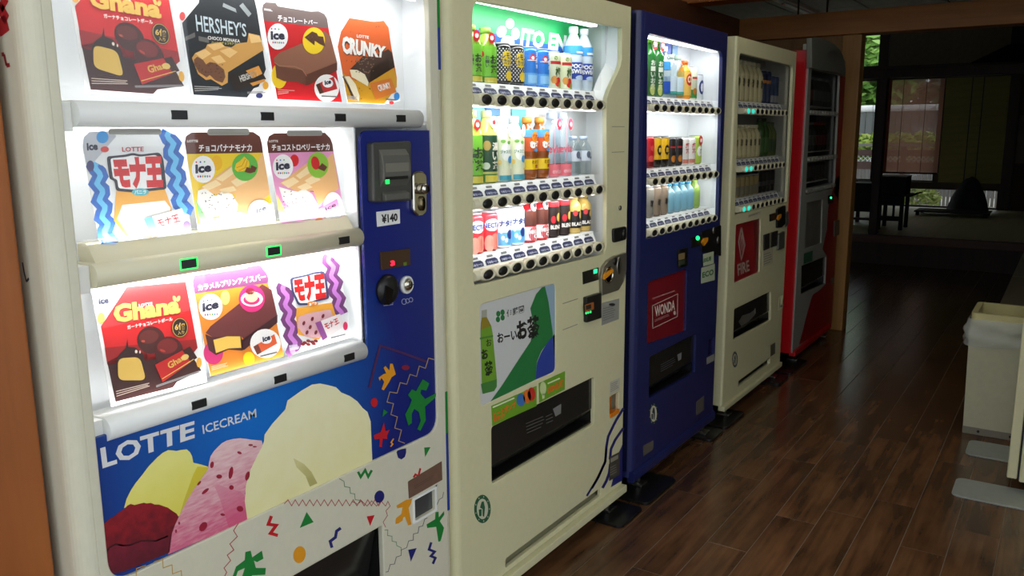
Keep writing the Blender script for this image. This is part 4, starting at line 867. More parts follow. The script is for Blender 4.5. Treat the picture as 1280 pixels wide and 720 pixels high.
mix_card('yellow card with a banana wafer sandwich in the middle row', O2, D2, [(28, 112), (36, 72), (70, 50), (440, 48), (480, 75), (492, 120), (580, 652), (122, 704)], [(28, 112), (36, 72), (70, 50), (440, 48), (480, 75), (492, 120), (497, 172), (40, 180)], [(40, 180), (497, 172), (580, 652), (122, 704)], (250, 214, 60),
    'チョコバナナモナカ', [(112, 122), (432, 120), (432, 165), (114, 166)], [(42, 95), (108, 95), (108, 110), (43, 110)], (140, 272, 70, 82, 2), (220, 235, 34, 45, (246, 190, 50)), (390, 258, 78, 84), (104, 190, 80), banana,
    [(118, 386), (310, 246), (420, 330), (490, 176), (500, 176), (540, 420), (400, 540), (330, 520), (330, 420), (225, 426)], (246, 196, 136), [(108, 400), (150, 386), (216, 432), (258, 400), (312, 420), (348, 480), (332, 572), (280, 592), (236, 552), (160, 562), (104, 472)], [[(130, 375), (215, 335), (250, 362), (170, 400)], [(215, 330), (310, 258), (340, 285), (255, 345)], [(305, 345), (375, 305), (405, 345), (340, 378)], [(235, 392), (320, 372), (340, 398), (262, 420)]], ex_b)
def straw(a):
    a.ell(332, 234, 25, 40, (216, 44, 48), -10).poly([(340, 262), (362, 248), (372, 234), (404, 258), (386, 284), (362, 274)], (108, 60, 46))
def ex_s(a, k):
    if k == 0: a.poly([(100, 420), (160, 540), (110, 520)], (252, 226, 120))
    else:
        a.ell(438, 500, 58, 92, (252, 250, 250)); pack(a, [(352, 508), (462, 448), (482, 506), (374, 556)], (236, 130, 172), None, 'ice', INKD); a.ell(356, 590, 27, 30, (244, 150, 100)).lines([(136, 578), (326, 566), (326, 604), (138, 612)], 3, (196, 130, 190), 3).lines([(424, 566), (498, 556), (498, 566), (424, 574)], 1, (120, 120, 120), 7)
mix_card('pink card with a strawberry wafer sandwich in the middle row', O2, D3, [(42, 112), (52, 74), (85, 55), (390, 53), (422, 85), (435, 120), (518, 600), (514, 624), (136, 644)], [(42, 112), (52, 74), (85, 55), (390, 53), (422, 85), (435, 120), (440, 164), (50, 174)], [(50, 174), (440, 164), (518, 600), (514, 624), (136, 644)], (236, 158, 204),
    'チョコストロベリーモナカ', [(70, 122), (418, 118), (418, 158), (72, 161)], [(54, 96), (108, 96), (108, 110), (55, 110)], (138, 256, 61, 74, 2), (206, 219, 27, 36, (220, 44, 48)), (348, 246, 63, 78), (146, 200, 66), straw,
    [(118, 356), (300, 222), (330, 290), (428, 180), (440, 180), (474, 384), (352, 490), (320, 400), (215, 402)], (242, 190, 128), [(112, 376), (178, 396), (226, 406), (266, 388), (312, 420), (348, 490), (332, 548), (300, 556), (262, 538), (205, 520), (140, 462)], [[(128, 352), (200, 318), (236, 345), (170, 385)], [(215, 310), (290, 250), (320, 280), (240, 330)], [(268, 340), (330, 300), (365, 335), (300, 365)], [(222, 378), (280, 352), (316, 380), (262, 400)]], ex_s)

# -- caramel pudding bar
o, a = card('orange card with a caramel pudding ice bar in the lowest row', O3, G2, [(48, 145), (60, 108), (130, 84), (150, 100), (350, 70), (380, 48), (430, 55), (465, 100), (476, 130), (562, 562), (150, 676)])
a.poly([(48, 145), (60, 108), (130, 84), (150, 100), (350, 70), (380, 48), (430, 55), (465, 100), (476, 130), (472, 152), (60, 212)], (132, 70, 116)).poly([(60, 212), (472, 150), (562, 562), (150, 676)], (236, 140, 44)); a.up()
a.ell(165, 545, 55, 66, (222, 50, 124)).ell(232, 235, 26, 40, (248, 200, 110)); a.up()
a.poly([(122, 432), (150, 394), (310, 268), (440, 158), (492, 190), (524, 332), (340, 472), (320, 450), (160, 456)], (112, 54, 54)).poly([(326, 472), (526, 330), (526, 374), (340, 528), (326, 528)], (66, 32, 36)).poly([(120, 440), (160, 456), (320, 448), (336, 500), (330, 532), (250, 526), (180, 558), (140, 530)], (82, 40, 40)); a.up()
a.poly([(165, 472), (240, 452), (316, 452), (322, 516), (250, 520), (180, 546)], (246, 204, 92)); parade(a, 150, 286, 67, 74, 8)
a.ell(382, 240, 73, 77, (222, 50, 124)); a.up().ell(382, 242, 62, 42, (248, 246, 244)).up().ell(380, 246, 46, 28, (222, 50, 124)).up().ell(380, 228, 36, 32, (248, 226, 166)).ell(372, 198, 25, 20, (150, 40, 60))
a.up().text('カラメルプリンアイスバー', [(75, 162), (456, 96), (462, 134), (80, 197)], (250, 250, 250), .035).ell(365, 576, 32, 37, (248, 214, 30)).ell(458, 492, 86, 82, (250, 249, 246)); pack(a, [(390, 510), (508, 440), (524, 492), (412, 556)], (226, 96, 50), (120, 60, 50)); a.ell(462, 468, 32, 26, (250, 250, 250)); a.up().text('ice', [(440, 456), (484, 440), (488, 470), (444, 486)], INKD, .05).lines([(428, 560), (542, 532), (543, 542), (430, 570)], 1, (110, 110, 110), 9).lines([(152, 620), (258, 594), (262, 616), (156, 646)], 3, (250, 226, 200), 3)
a.build('printed_face', o)

bl = [(596, 124), (690, 104), (734, 90), (786, 84), (800, 110), (818, 240), (740, 258), (700, 276), (640, 278), (624, 240), (606, 205)]
o, a = card('white card with purple wave bands and red lettering in the lowest row', O3, G2, [(520, 150), (560, 110), (790, 45), (850, 0), (870, 40), (946, 455), (592, 558)])
monaka(o, a, ((562, 165), (624, 548), 14, 88, 70), ((818, 2), (880, 330), 14, 88, 66), (122, 66, 124), (204, 128, 214), bl, inset(bl, .87), [(613, 126), (790, 96), (802, 240), (632, 264)], (724, 268, 31, 14, (232, 140, 40)), 'あずき', [(703, 264), (746, 256), (746, 274), (704, 282)],
       [(634, 292), (832, 262), (852, 330), (760, 472), (642, 442), (630, 340)], [(645, 342), (700, 322), (822, 300), (840, 340), (760, 462), (682, 452), (640, 402)], (238, 168, 58), (222, 174, 182), (66, 70, 108))
for x, y in ((674, 378), (722, 354), (782, 338), (692, 430), (742, 430), (710, 400)): a.ell(x, y, 8, 13, (120, 40, 50), 20, 10)
for x, y in ((680, 488), (700, 478), (722, 484), (742, 478), (700, 498), (668, 496), (730, 494)): a.ell(x, y, 13, 9, (122, 36, 40), 15, 10)
pack(a, [(738, 376), (878, 324), (905, 392), (780, 476)], (240, 232, 232), (150, 80, 150), 'モナ王', (206, 40, 44)); a.ell(908, 394, 13, 24, (220, 50, 100)).lines([(590, 502), (652, 494), (654, 522), (594, 532)], 4, (206, 206, 214), 5).lines([(826, 456), (920, 432), (921, 442), (828, 466)], 1, (110, 110, 110), 8)
a.build('printed_face', o)
# clips that hold the middle row
for fr, x0, x1, y0, y1 in ((D1, 148, 425, 25, 58), (D2, 136, 386, 28, 68), (D3, 134, 344, 38, 72)):
    p, q = PX(*fr(x0, (y0+y1)/2), XF-.05), PX(*fr(x1, (y0+y1)/2), XF-.05); zt_, zb_ = PX(*fr(x0, y0), XF-.05).z, PX(*fr(x0, y1), XF-.05).z
    plate('card_clip', [rect(p.y, q.y, zb_, zt_, .006)], XF-.034, .003, M('clip_grey', (150, 150, 144), .4), T1, .001)


# ================================================================== DRINKS
class Wrap:                                      # print bent round a cylinder; angle 0 faces the aisle, angles grow along the row
    def __init__(s, r): s.r = r+.0005; s.mb = MB()
    def pt(s, a, z): a = math.radians(a); return (s.r*math.cos(a), s.r*math.sin(a), z)
    def strip(s, a0, a1, z0, z1, c, n=None):
        n = n or max(2, int((a1-a0)/12)); m = ink(c) if isinstance(c, tuple) else c
        s.mb.add([s.pt(a0+(a1-a0)*k/n, z) for k in range(n+1) for z in (z0, z1)], [(2*k, 2*k+2, 2*k+3, 2*k+1) for k in range(n)], m); return s
    def up(s, d=.0004): s.r += d; return s
    def ell(s, a, z, ra, rz, c, n=10):
        m = ink(c) if isinstance(c, tuple) else c; d = math.degrees(ra/s.r); vs = []
        for k in range(n+1):
            t = -1+2*k/n; e = math.sqrt(max(0, 1-t*t))*rz+1e-5; vs += [s.pt(a+d*t, z-e), s.pt(a+d*t, z+e)]
        s.mb.add(vs, [(2*k, 2*k+2, 2*k+3, 2*k+1) for k in range(n)], m); return s
    def text(s, t, a0, a1, z0, z1, c, bold=.03):
        vs, fs = text_mesh(t, bold); r = s.r; s.r += .0012; s.mb.add([s.pt(a0+(a1-a0)*u, z0+(z1-z0)*v) for u, v in vs], fs, ink(c)); s.r = r; return s
    def vtext(s, t, a, z1, h, c, wd=None):
        d = math.degrees((wd or h)/2/s.r)
        for k, ch in enumerate(t): s.text(ch, a-d, a+d, z1-(k+1)*h, z1-k*h-h*.12, c)
        return s
    def dots(s, c, z0, z1, step, rad):
        z = z0; j = 0
        while z < z1:
            a = -175+(j % 2)*math.degrees(step/2/s.r)
            while a < 180: s.ell(a, z, rad, rad, c, 3); a += math.degrees(step/s.r)
            z += step*.55; j += 1
        return s
PETM = glass('clear_bottle', (.9, .95, .97), 1.0)
def liquid(rgb): return M('drink_%d_%d_%d' % rgb, rgb, .12)
_DK = {}
def drink_parts(key):
    if key in _DK: return _DK[key]
    kind, h, r, body, capc, deco = DRINKS[key]; parts = []
    bm = PETM if body == 'clear' else (body if not isinstance(body, tuple) else liquid(body))
    if kind == 'can':
        parts.append(('body', MB().lathe([(r*.84, 0), (r, .006), (r, h-.013), (r*.88, h-.004)], (0, 0, 0), bm, 20).mesh('body')))
        parts.append(('lid', MB().lathe([(r*.88, h-.004), (r*.9, h), (r*.82, h), (r*.8, h-.003), (0, h-.003)], (0, 0, 0), SILVER, 20).mesh('lid')))
    elif kind == 'bottle':
        parts.append(('body', MB().lathe([(r*.8, 0), (r*.97, .006), (r, .02), (r, h*.30), (r*.95, h*.33), (r*.95, h*.37), (r, h*.4), (r, h*.64), (r*.88, h*.73), (r*.55, h*.84), (r*.43, h*.88), (r*.43, h*.905)], (0, 0, 0), bm, 20).mesh('body')))
        parts.append(('cap', MB().lathe([(r*.5, h*.9), (r*.5, h*.985), (r*.44, h), (0, h)], (0, 0, 0), M('cap_%d_%d_%d' % capc, capc, .4), 16).mesh('cap')))
    elif kind == 'flask':
        parts.append(('body', MB().lathe([(r*.9, 0), (r, .006), (r, h*.70), (r*.9, h*.76), (r*.6, h*.85), (r*.55, h*.87)], (0, 0, 0), bm, 20).mesh('body')))
        parts.append(('cap', MB().lathe([(r*.6, h*.865), (r*.6, h*.985), (r*.54, h), (0, h)], (0, 0, 0), M('cap_%d_%d_%d' % capc, capc, .3, metal=.6), 16).mesh('cap')))
    elif kind == 'carton':
        parts.append(('body', MB().box(-r, r, -r, r, 0, h*.88, bm).mesh('body', bevel=.002)))
        parts.append(('gable', MB().prism([(-r, h*.88), (r, h*.88), (.003, h), (-.003, h)], -r, r, 'y', bm).mesh('gable')))
    w = Wrap(r if kind != 'carton' else r*1.02)
    nt_ = deco(w, h, r) if deco else None
    if w.mb.v: parts.append(('label_wrap', w.mb.mesh('label_wrap', recalc=False)))
    if nt_: parts += nt_
    _DK[key] = parts; return parts
def neck_tag(h, r, c, z=.80, rr=.011, ang=-20, ink2=(250, 240, 230)):
    a = math.radians(ang); n = Vector((math.cos(a), math.sin(a), 0)); t = Vector((-n.y, n.x, 0)); c0 = n*(r*1.02)+Vector((0, 0, h*z)); m = MB(); k = 16
    for d, q, s in ((.0, c, 1), (.0012, ink2, .55)):
        ring = [c0+n*d+t*rr*s*math.cos(2*math.pi*i/k)+Vector((0, 0, 1))*rr*1.4*s*math.sin(2*math.pi*i/k)*(1 if s == 1 else .75) for i in range(k)]
        m.add(ring, [tuple(range(k))], ink(q))
        if s == 1: m.add([p-n*.001 for p in ring], [tuple(range(k))[::-1]], ink(q))
    return [('neck_tag', m.mesh('neck_tag', recalc=False))]
def place(name, key, loc, label, cat, group):
    t = root(name, loc, label, cat, group)
    for nm, me in drink_parts(key):
        o = bpy.data.objects.new(nm, me); COL.objects.link(o); o.parent = t
    return t

def d_tea(w, h, r): w.strip(-180, 180, h*.12, h*.66, (120, 196, 50)).up().vtext('お茶', -8, h*.52, h*.17, (30, 60, 30)).vtext('おーい', -45, h*.5, h*.07, (40, 80, 40)).ell(-70, h*.52, .006, .008, (200, 40, 40)).strip(-180, 180, h*.0+.002, h*.13, (70, 140, 50)).up().strip(-60, 40, h*.02, h*.11, (206, 190, 70)); return neck_tag(h, r, (196, 30, 34))
def d_lemon(w, h, r): w.strip(-180, 180, .008, h-.014, (24, 24, 26)).up().dots((240, 240, 240), .014, h*.86, .0105, .0024).up().ell(-12, h*.62, .022, .022, (240, 210, 40)).up().text('レモン', -45, 25, h*.62, h*.76, (40, 50, 110)).text('スカッシュ', -55, 35, h*.48, h*.62, (40, 50, 110)).ell(0, h*.22, .014, .014, (240, 206, 40))
def d_aqua(w, h, r): w.strip(-180, 180, .008, h-.014, (44, 128, 220)).up().strip(-180, 180, .008, h*.35, (96, 176, 240)).ell(-20, h*.72, .011, .011, (214, 50, 60)).up().ell(-20, h*.72, .006, .005, (250, 250, 250)).vtext('天然水', 12, h*.88, h*.14, (246, 250, 255)).strip(-52, 12, h*.65, h*.67, (250, 250, 250)).strip(-50, 20, h*.1, h*.3, (150, 206, 250))
def d_ume(w, h, r): w.strip(-180, 180, .008, h-.014, (226, 232, 196)).up().vtext('梅', -12, h*.62, h*.3, (60, 90, 40), .022).strip(-60, 30, h*.66, h*.74, (196, 40, 40)).ell(-10, h*.18, .014, .015, (214, 44, 44)).ell(-38, h*.24, .011, .012, (232, 160, 70)).text('の', -40, -18, h*.76, h*.88, (110, 150, 60)).ell(12, h*.1, .012, .010, (150, 180, 70))
def d_sweat(w, h, r): w.strip(-180, 180, h*.18, h*.44, (26, 66, 170)).up().text('POCARI', -75, 45, h*.345, h*.415, (246, 248, 252), .05).text('SWEAT', -70, 40, h*.265, h*.335, (246, 248, 252), .05).strip(-180, 180, h*.56, h*.70, (64, 156, 226)).up().strip(-40, 30, h*.58, h*.61, (236, 244, 250)).ell(-10, h*.2, .02, .008, (190, 214, 244))
def d_dark(w, h, r): w.strip(-180, 180, h*.16, h*.66, (26, 70, 44)).up().vtext('濃い茶', 0, h*.58, h*.13, (236, 232, 214)).ell(-50, h*.52, .012, .014, (180, 150, 80)).ell(-55, h*.24, .012, .010, (206, 214, 196)).strip(-180, 180, .003, h*.13, (70, 130, 50)).up().strip(-60, 40, h*.02, h*.11, (206, 190, 70)); return neck_tag(h, r, (240, 236, 230), .84, .012, -10, (200, 40, 44))
def d_jas(w, h, r): w.strip(-180, 180, h*.2, h*.66, (226, 232, 196)).up().ell(-20, h*.46, .019, .026, (244, 246, 240)).up().text('ジャスミン', -55, 15, h*.43, h*.49, (70, 130, 90), .03).ell(5, h*.34, .010, .011, (60, 150, 214)).ell(-60, h*.3, .007, .007, (244, 214, 120)).ell(-40, h*.62, .008, .005, (120, 180, 80)).ell(-5, h*.6, .007, .005, (120, 180, 80)).strip(-60, 40, .004, h*.1, (60, 150, 170)); return neck_tag(h, r, (250, 250, 250), .78, .013, 10, (190, 206, 226))
def d_mugi(w, h, r): w.strip(-180, 180, h*.45, h*.74, (206, 84, 30)).up().strip(-180, 180, h*.68, h*.8, (90, 160, 214)).up().ell(-5, h*.68, .014, .016, (236, 150, 30)).up().text('むぎ', -40, 30, h*.5, h*.62, (250, 246, 240), .1).text('健康', -25, 15, h*.64, h*.72, (180, 40, 30), .04).ell(5, h*.47, .012, .005, (70, 150, 206)).strip(-180, 180, h*.16, h*.33, (240, 204, 20)).up().text('ミネラル', -30, 40, h*.25, h*.31, (120, 60, 20), .04).text('麦茶', -10, 30, h*.18, h*.24, (170, 50, 20), .04)
def d_evian(w, h, r): w.strip(-180, 180, h*.0+.003, h*.2, (236, 120, 132)).up().text('evian', -75, 30, h*.38, h*.5, (224, 100, 120), .03).strip(-38, -34, h*.2, h*.9, (240, 170, 184)).text('evian', -50, 20, h*.06, h*.13, (250, 200, 206), .02); return neck_tag(h, r, (222, 60, 84), .82, .013, 0, (250, 220, 224))
def d_water(w, h, r): w.strip(-180, 180, h*.36, h*.62, M('clear_label', (214, 222, 232), .3)).up().ell(-20, h*.52, .009, .012, (90, 100, 120)).ell(0, h*.44, .008, .004, (120, 130, 150))
def d_nectar(w, h, r): w.strip(-180, 180, .008, h-.012, (222, 50, 62)).up().ell(-22, h*.66, .026, .018, (250, 248, 248)).up().text('NECTAR', -75, 45, h*.59, h*.72, (30, 60, 150), .03).ell(-5, h*.24, .019, .024, (244, 150, 130)).ell(-42, h*.2, .016, .024, (246, 170, 150)).up().strip(-3, 2, h*.08, h*.44, (222, 110, 100))
def d_nata(w, h, r): w.strip(-180, 180, .008, h-.012, (240, 246, 252)).up().strip(-180, 180, .008, h*.4, (110, 190, 240)).text('ナタデ', -65, 30, h*.55, h*.72, (24, 46, 120), .05).ell(0, h*.34, .012, .014, (30, 50, 130)).ell(-45, h*.26, .006, .007, (236, 246, 252)).ell(-25, h*.2, .006, .007, (236, 246, 252)).ell(-55, h*.42, .005, .006, (236, 246, 252))
def d_cafe(w, h, r): w.strip(-180, 180, h*.38, h*.72, (96, 50, 40)).up().ell(-8, h*.84, .014, .018, (246, 244, 240)).up().ell(-2, h*.86, .009, .010, (30, 28, 30)).strip(-180, 180, .008, h*.36, (236, 236, 238)).ell(-10, h*.2, .021, .022, (206, 30, 40)).up().text('MEGA', -45, 25, h*.2, h*.29, (250, 246, 244), .04).text('C', -15, 15, h*.1, h*.19, (250, 246, 244), .05)
def d_blend(w, h, r): w.strip(-180, 180, .004, h*.86, (44, 30, 26)).up().strip(20, 45, h*.2, h*.86, (206, 160, 40)).ell(-40, h*.5, .009, .012, (206, 40, 50)).ell(5, h*.56, .010, .014, (196, 166, 80)).text('BLEND', -60, 25, h*.24, h*.35, (244, 240, 232), .04).strip(-180, 180, h*.86, h*.99, (206, 34, 42))
def d_black(w, h, r): w.strip(-180, 180, h*.14, h*.58, (30, 28, 28)).up().ell(-40, h*.54, .009, .010, (206, 60, 60)).ell(8, h*.48, .009, .012, (196, 168, 90)).text('BLACK', -65, 30, h*.2, h*.3, (240, 236, 226), .04)
DRINKS = {
 'tea': ('bottle', .155, .0315, (150, 186, 70), (160, 206, 90), d_tea), 'lemon': ('can', .118, .032, (24, 24, 26), None, d_lemon), 'aqua': ('can', .118, .032, (44, 128, 220), None, d_aqua), 'ume': ('can', .115, .031, (226, 232, 196), None, d_ume),
 'sweat': ('bottle', .205, .031, (206, 222, 234), (236, 244, 250), d_sweat), 'tea_l': ('bottle', .205, .0315, (196, 206, 90), (196, 214, 120), d_tea), 'tea_d': ('bottle', .205, .0315, (206, 206, 110), (214, 214, 150), d_dark),
 'jas': ('bottle', .19, .0315, (236, 236, 206), (246, 248, 248), d_jas), 'mugi': ('bottle', .19, .0315, (150, 78, 26), (226, 150, 60), d_mugi), 'evian': ('bottle', .205, .0315, 'clear', (196, 214, 236), d_evian), 'water': ('bottle', .130, .028, 'clear', (206, 222, 244), d_water),
 'nectar': ('can', .115, .031, (222, 50, 62), None, d_nectar), 'nata': ('can', .118, .031, (240, 246, 252), None, d_nata), 'cafe': ('flask', .138, .029, (206, 30, 40), (246, 244, 240), d_cafe), 'blend': ('can', .118, .027, (44, 30, 26), None, d_blend), 'black': ('flask', .128, .028, (206, 176, 96), (226, 200, 130), d_black)}

GREENLIT, TAGC = None, (46, 50, 84)
def bar_row(t, ys, zc, R=.02, lit=(), col=BEIGE_D, tags=True, dark=BLACK_P, glowc=None):
    """a scalloped push-button rail with a price strip above it"""
    pitch = ys[1]-ys[0]; ya, yb = ys[0]-pitch*.75, ys[-1]+pitch*.62; n = 8; h = R*.72
    prof = [(XF-.05, zc+h)]+[(XF-.016+.014*math.sin(a), zc+h*math.cos(a)) for a in [math.pi*k/n for k in range(n+1)]]+[(XF-.05, zc-h)]
    m = MB().prism(prof, ya, yb, 'y', col, True)
    for y in ys: m.lathe([(R*1.0, -.010), (R*.97, .003), (R*.86, .0085), (R*.78, .0085), (R*.74, .003)], (XF-.006, y, zc), col, 20, 'x', sc=(pitch*.5/R, .92))
    o = m.build('button_rail', t)
    for k, y in enumerate(ys):
        mt = dark if k not in lit else glow(glowc, 1.2)
        MB().lathe([(R*.76, 0), (R*.76, .005), (R*.55, .0095), (0, .0095)], (XF-.006, y, zc), mt, 18, 'x', sc=(pitch*.44/R, .95)).build('select_button', o)
    if tags:
        pa, pb_ = Vector((XF-.034, 0, zc+h)), Vector((XF-.05, 0, zc+h+R*1.75))
        MB().prism([(pa.x, pa.z), (pb_.x, pb_.z), (pb_.x-.003, pb_.z), (pa.x-.003, pa.z)], ya, yb, 'y', WHITE_P).build('price_strip', o)
        nrm = Vector((pb_.z-pa.z, 0, pa.x-pb_.x)).normalized()
        nrm = nrm if nrm.x > 0 else -nrm
        for y in ys:
            q = [(-.42, .08), (.42, .08), (.42, .42), (.3, .56), (-.3, .56), (-.42, .42)]; y2 = y-pitch*.04
            P = lambda u, v, d: (pa+(pb_-pa)*v+nrm*d)+Vector((0, y2+u*pitch, 0))
            m = MB(); m.add([P(u, v, .0012) for u, v in q], [tuple(range(6))], ink(TAGC))
            vs, fs = text_mesh('つめた～い', .03); m.add([P(-.34+.68*u, .16+.2*v, .0018) for u, v in vs], fs, ink((206, 210, 230)))
            m.add([P(u, v, .0012) for u, v in ((-.2, .68), (.2, .68), (.2, .84), (-.2, .84))], [(0, 1, 2, 3)], ink((120, 120, 116)))
            m.build('price_tag', o, recalc=False)
    return o
def shelf(t, ys, z, d=.15):
    pitch = ys[1]-ys[0]; return MB().box(XF-d, XF-.05, ys[0]-pitch*.8, ys[-1]+pitch*.75, z-.005, z, WHITE_P).build('shelf', t)
def lamp_strip(t, ya, yb, z, x, power, dr=(-.6, 0, -1), col=(.95, .98, 1.0), w_=.02):
    MB().box(x-.012, x+.012, ya, yb, z+.003, z+.010, glow((250, 252, 255), 3.0)).build('lamp_strip', t)
    area_light('shelf_lamp', (x, (ya+yb)/2, z), dr, yb-ya, w_, power, col)
def black_plate(y0, y1, x1, label, rgb=(20, 20, 20), x0=None, grp='floor plates under the machines'):
    m = MB(); m.prism(rnd([(x0 if x0 is not None else XF-.25, y0), (x1, y0), (x1, y1), (x0 if x0 is not None else XF-.25, y1)], [.0, .03, .03, .0] if x0 is None else [.03, .0, .0, .03], 5), 0.0, .012, 'z', M('plate_%d' % rgb[0], rgb, .3))
    return tag(m.build('floor_plate', bevel=.002, seg=1), label, 'plate', grp)


# ================================================================== TEA MACHINE (second)
I_, J_, K_ = Fr(570, 0, 5.143), Fr(570, 120, 5.143), Fr(570, 235, 5.143)
L_, M_, N_ = Fr(570, 350, 4.5), Fr(570, 450, 4.5), Fr(570, 560, 4.5)
Y0, Y1 = 1.70, PX(784, 300, XF).y
T2 = root('vending_machine', (XF-.3, (Y0+Y1)/2, 0), 'cream drinks vending machine with a green and blue sign and tea bottle poster', 'vending machine')
win = yz(ID, [(591, 20), (592, 8), (597, 1.5), (777, 35), (777, 74), (775.5, 82), (772.5, 90), (767, 101), (761.5, 113), (758.5, 123), (758, 132), (758.5, 236), (757.8, 309), (755, 317), (748, 319.5), (594, 357), (592, 350)])
poster = rnd(yz(L_, [(135, 140), (560, 18), (560, 512), (140, 712)]), .018, 6)
hatch = [(200, 378), (778, 95), (778, 358), (203, 698)]
hl, ho = tray(T2, M_, hatch, 'delivery_hatch', M('hatch_black', (36, 36, 34), .4, noise=.2, scale=6), .1)
cr_ = [(864, 210), (918, 176), (916, 300), (866, 330)]; crl = rnd(yz(M_, cr_), .006, 4)
lip = rnd(yz(N_, [(275, 655), (287, 612), (812, 224), (822, 262), (290, 655)]), .002, 2)
slot_y = (PX(*N_(280, 640), XF).y, PX(*N_(815, 240), XF).y); slot_z = (PX(*N_(818, 264), XF).z, PX(*N_(812, 226), XF).z)
slot = rect(slot_y[0], slot_y[1], slot_z[0], slot_z[1], .008, 4)
shell(T2, Y0, Y1, .085, 1.83, [win, poster, hl, crl, slot], BEIGE, .028, .008)
feet(T2, Y0, Y1, .085)
wy = [p[0] for p in win]; wz = [p[1] for p in win]; ya, yb, za, zb = min(wy), max(wy), min(wz), max(wz)
lining(T2, ya, yb-.03, za, zb, .135, WHITE_BOX)
MB().box(XF-.02, XF+.02, Y0+.004, Y1, .056, .084, BEIGE).build('bottom_lip', T2, bevel=.004)
MB().box(XF-.05, XF-.044, slot_y[0]-.02, slot_y[1]+.02, slot_z[0]-.02, slot_z[1]+.02, BLACK_P).box(XF-.044, XF-.02, slot_y[0]-.01, slot_y[1]+.01, slot_z[0]-.012, slot_z[0]-.004, BEIGE).build('vent_back', T2)
# sign board inside
R2z = PX(608.9, 124.4, XF).z+.06
SG = Vector((XF-.130, 0, 0)); A = Art(SG, base=1)
sb = MB(); a_ = Art((XF-.158, 0, 0), base=0).F(I_)
A.F(I_).poly([(100, 30), (905, 152), (905, 440), (100, 330)], (34, 172, 96)); A.up().poly([(100, 178), (170, 196), (300, 226), (420, 252), (735, 312), (735, 350), (100, 330)], (30, 92, 180)); A.up()
for e in ((347, 152, 28, 33, 0), (293, 203, 31, 38, 20), (382, 217, 27, 38, 0), (332, 275, 44, 46, 0)): A.ell(*e[:4], (248, 250, 250), e[4])
A.text('ITO EN', [(425, 178), (713, 226), (704, 336), (410, 292)], (248, 250, 250), .05); sb_ = MB().box(XF-.134, XF-.1305, PX(*I_(105, 30), XF-.13).y-.02, PX(*I_(905, 152), XF-.13).y, R2z, PX(*I_(105, 30), XF-.13).z+.02, ink((34, 172, 96))).build('sign_board', T2); A.build('sign_print', sb_)
# moulded inner corner of the window
oc = [PX(*q, XF-.017) for q in ((777, 35), (777, 74), (775.5, 82), (772.5, 90), (767, 101), (761.5, 113), (758.5, 123), (758, 132))]
ic = [PX(*q, XF-.062) for q in ((756.3, 31), (756.6, 79), (754.5, 84), (751.5, 89), (748, 96), (744.5, 104), (742, 111), (740.5, 120))]
m = MB(); m.add(oc[:2]+ic[:2][::-1], [(0, 1, 2, 3)], SILVER); n = len(oc)-1
m.add(oc[1:]+ic[1:], [(k, k+1, n+k+1, n+k) for k in range(n-1)], WHITE_P, True); m.build('corner_moulding', T2, recalc=False)
# rails
rows = [((608.9, 124.4), (749.9, 131.6)), ((609.9, 254.6), (749.3, 237.1)), ((610.8, 343.3), (748.5, 309.1))]
def row_geo(a, b, n=10):
    p, q = PX(*a, XF), PX(*b, XF); return [p.y+(q.y-p.y)*k/(n-1) for k in range(n)], (p.z+q.z)/2
R2 = [row_geo(*r) for r in rows]
for (ys, zc), _ in zip(R2, range(3)): bar_row(T2, ys, zc, .0195)
bases = []
for ys, zc in R2:
    zb_ = zc+.047; shelf(T2, ys, zb_); bases.append(zb_)
stock = [[('tea', 2), ('lemon', 2), ('aqua', 2), ('ume', 2), ('sweat', 2)], [('tea_l', 1), ('tea_d', 1), ('jas', 2), ('mugi', 2), ('evian', 2), ('water', 2)], [('nectar', 2), ('nata', 2), ('cafe', 2), ('blend', 2), ('black', 2)]]
WHAT = {'tea': ('tea_bottle', 'short green tea bottle with a red neck tag', 'bottle'), 'lemon': ('drink_can', 'black can with white dots and a yellow lemon disc', 'can'), 'aqua': ('drink_can', 'bright blue can with a small red emblem', 'can'), 'ume': ('drink_can', 'pale green can with a red plum picture', 'can'),
 'sweat': ('water_bottle', 'pale sports drink bottle with a dark blue band', 'bottle'), 'tea_l': ('tea_bottle', 'tall light green tea bottle at the end of the middle shelf', 'bottle'), 'tea_d': ('tea_bottle', 'tall dark green tea bottle with white characters', 'bottle'), 'jas': ('tea_bottle', 'pale yellow jasmine tea bottle with a white oval', 'bottle'),
 'mugi': ('tea_bottle', 'brown barley tea bottle with a yellow band', 'bottle'), 'evian': ('water_bottle', 'tall clear water bottle with pink band and drop tag', 'bottle'), 'water': ('water_bottle', 'short clear water bottle without a coloured band', 'bottle'), 'nectar': ('drink_can', 'red can with peaches and a white oval', 'can'), 'nata': ('drink_can', 'white and light blue can with bubbles', 'can'),
 'cafe': ('coffee_bottle', 'red and brown coffee bottle with a white cap', 'bottle'), 'blend': ('coffee_can', 'slim dark coffee can with a red top band', 'can'), 'black': ('coffee_bottle', 'gold coffee bottle with a black band', 'bottle')}
for ri, row in enumerate(stock):
    k = 0
    for key, n in row:
        nm, lb, ct = WHAT[key]
        for _ in range(n):
            place(nm, key, (XF-.0905, R2[ri][0][k]+.05, bases[ri]+.001), lb+' in the tea machine', ct, 'drinks in the tea machine'); k += 1
for ys, zc in ((R2[0][0], R2[0][1]), (R2[1][0], R2[1][1]), (R2[2][0], R2[2][1])): pass
tops = [zb-.01, R2[0][1]-.022, R2[1][1]-.022]
for z, pw in zip(tops, (1.1, 1.0, .9)): lamp_strip(T2, ya+.02, PX(756, 130, XF).y-.02, z, XF-.034, TEA_W*pw)
ym = PX(757, 130, XF).y
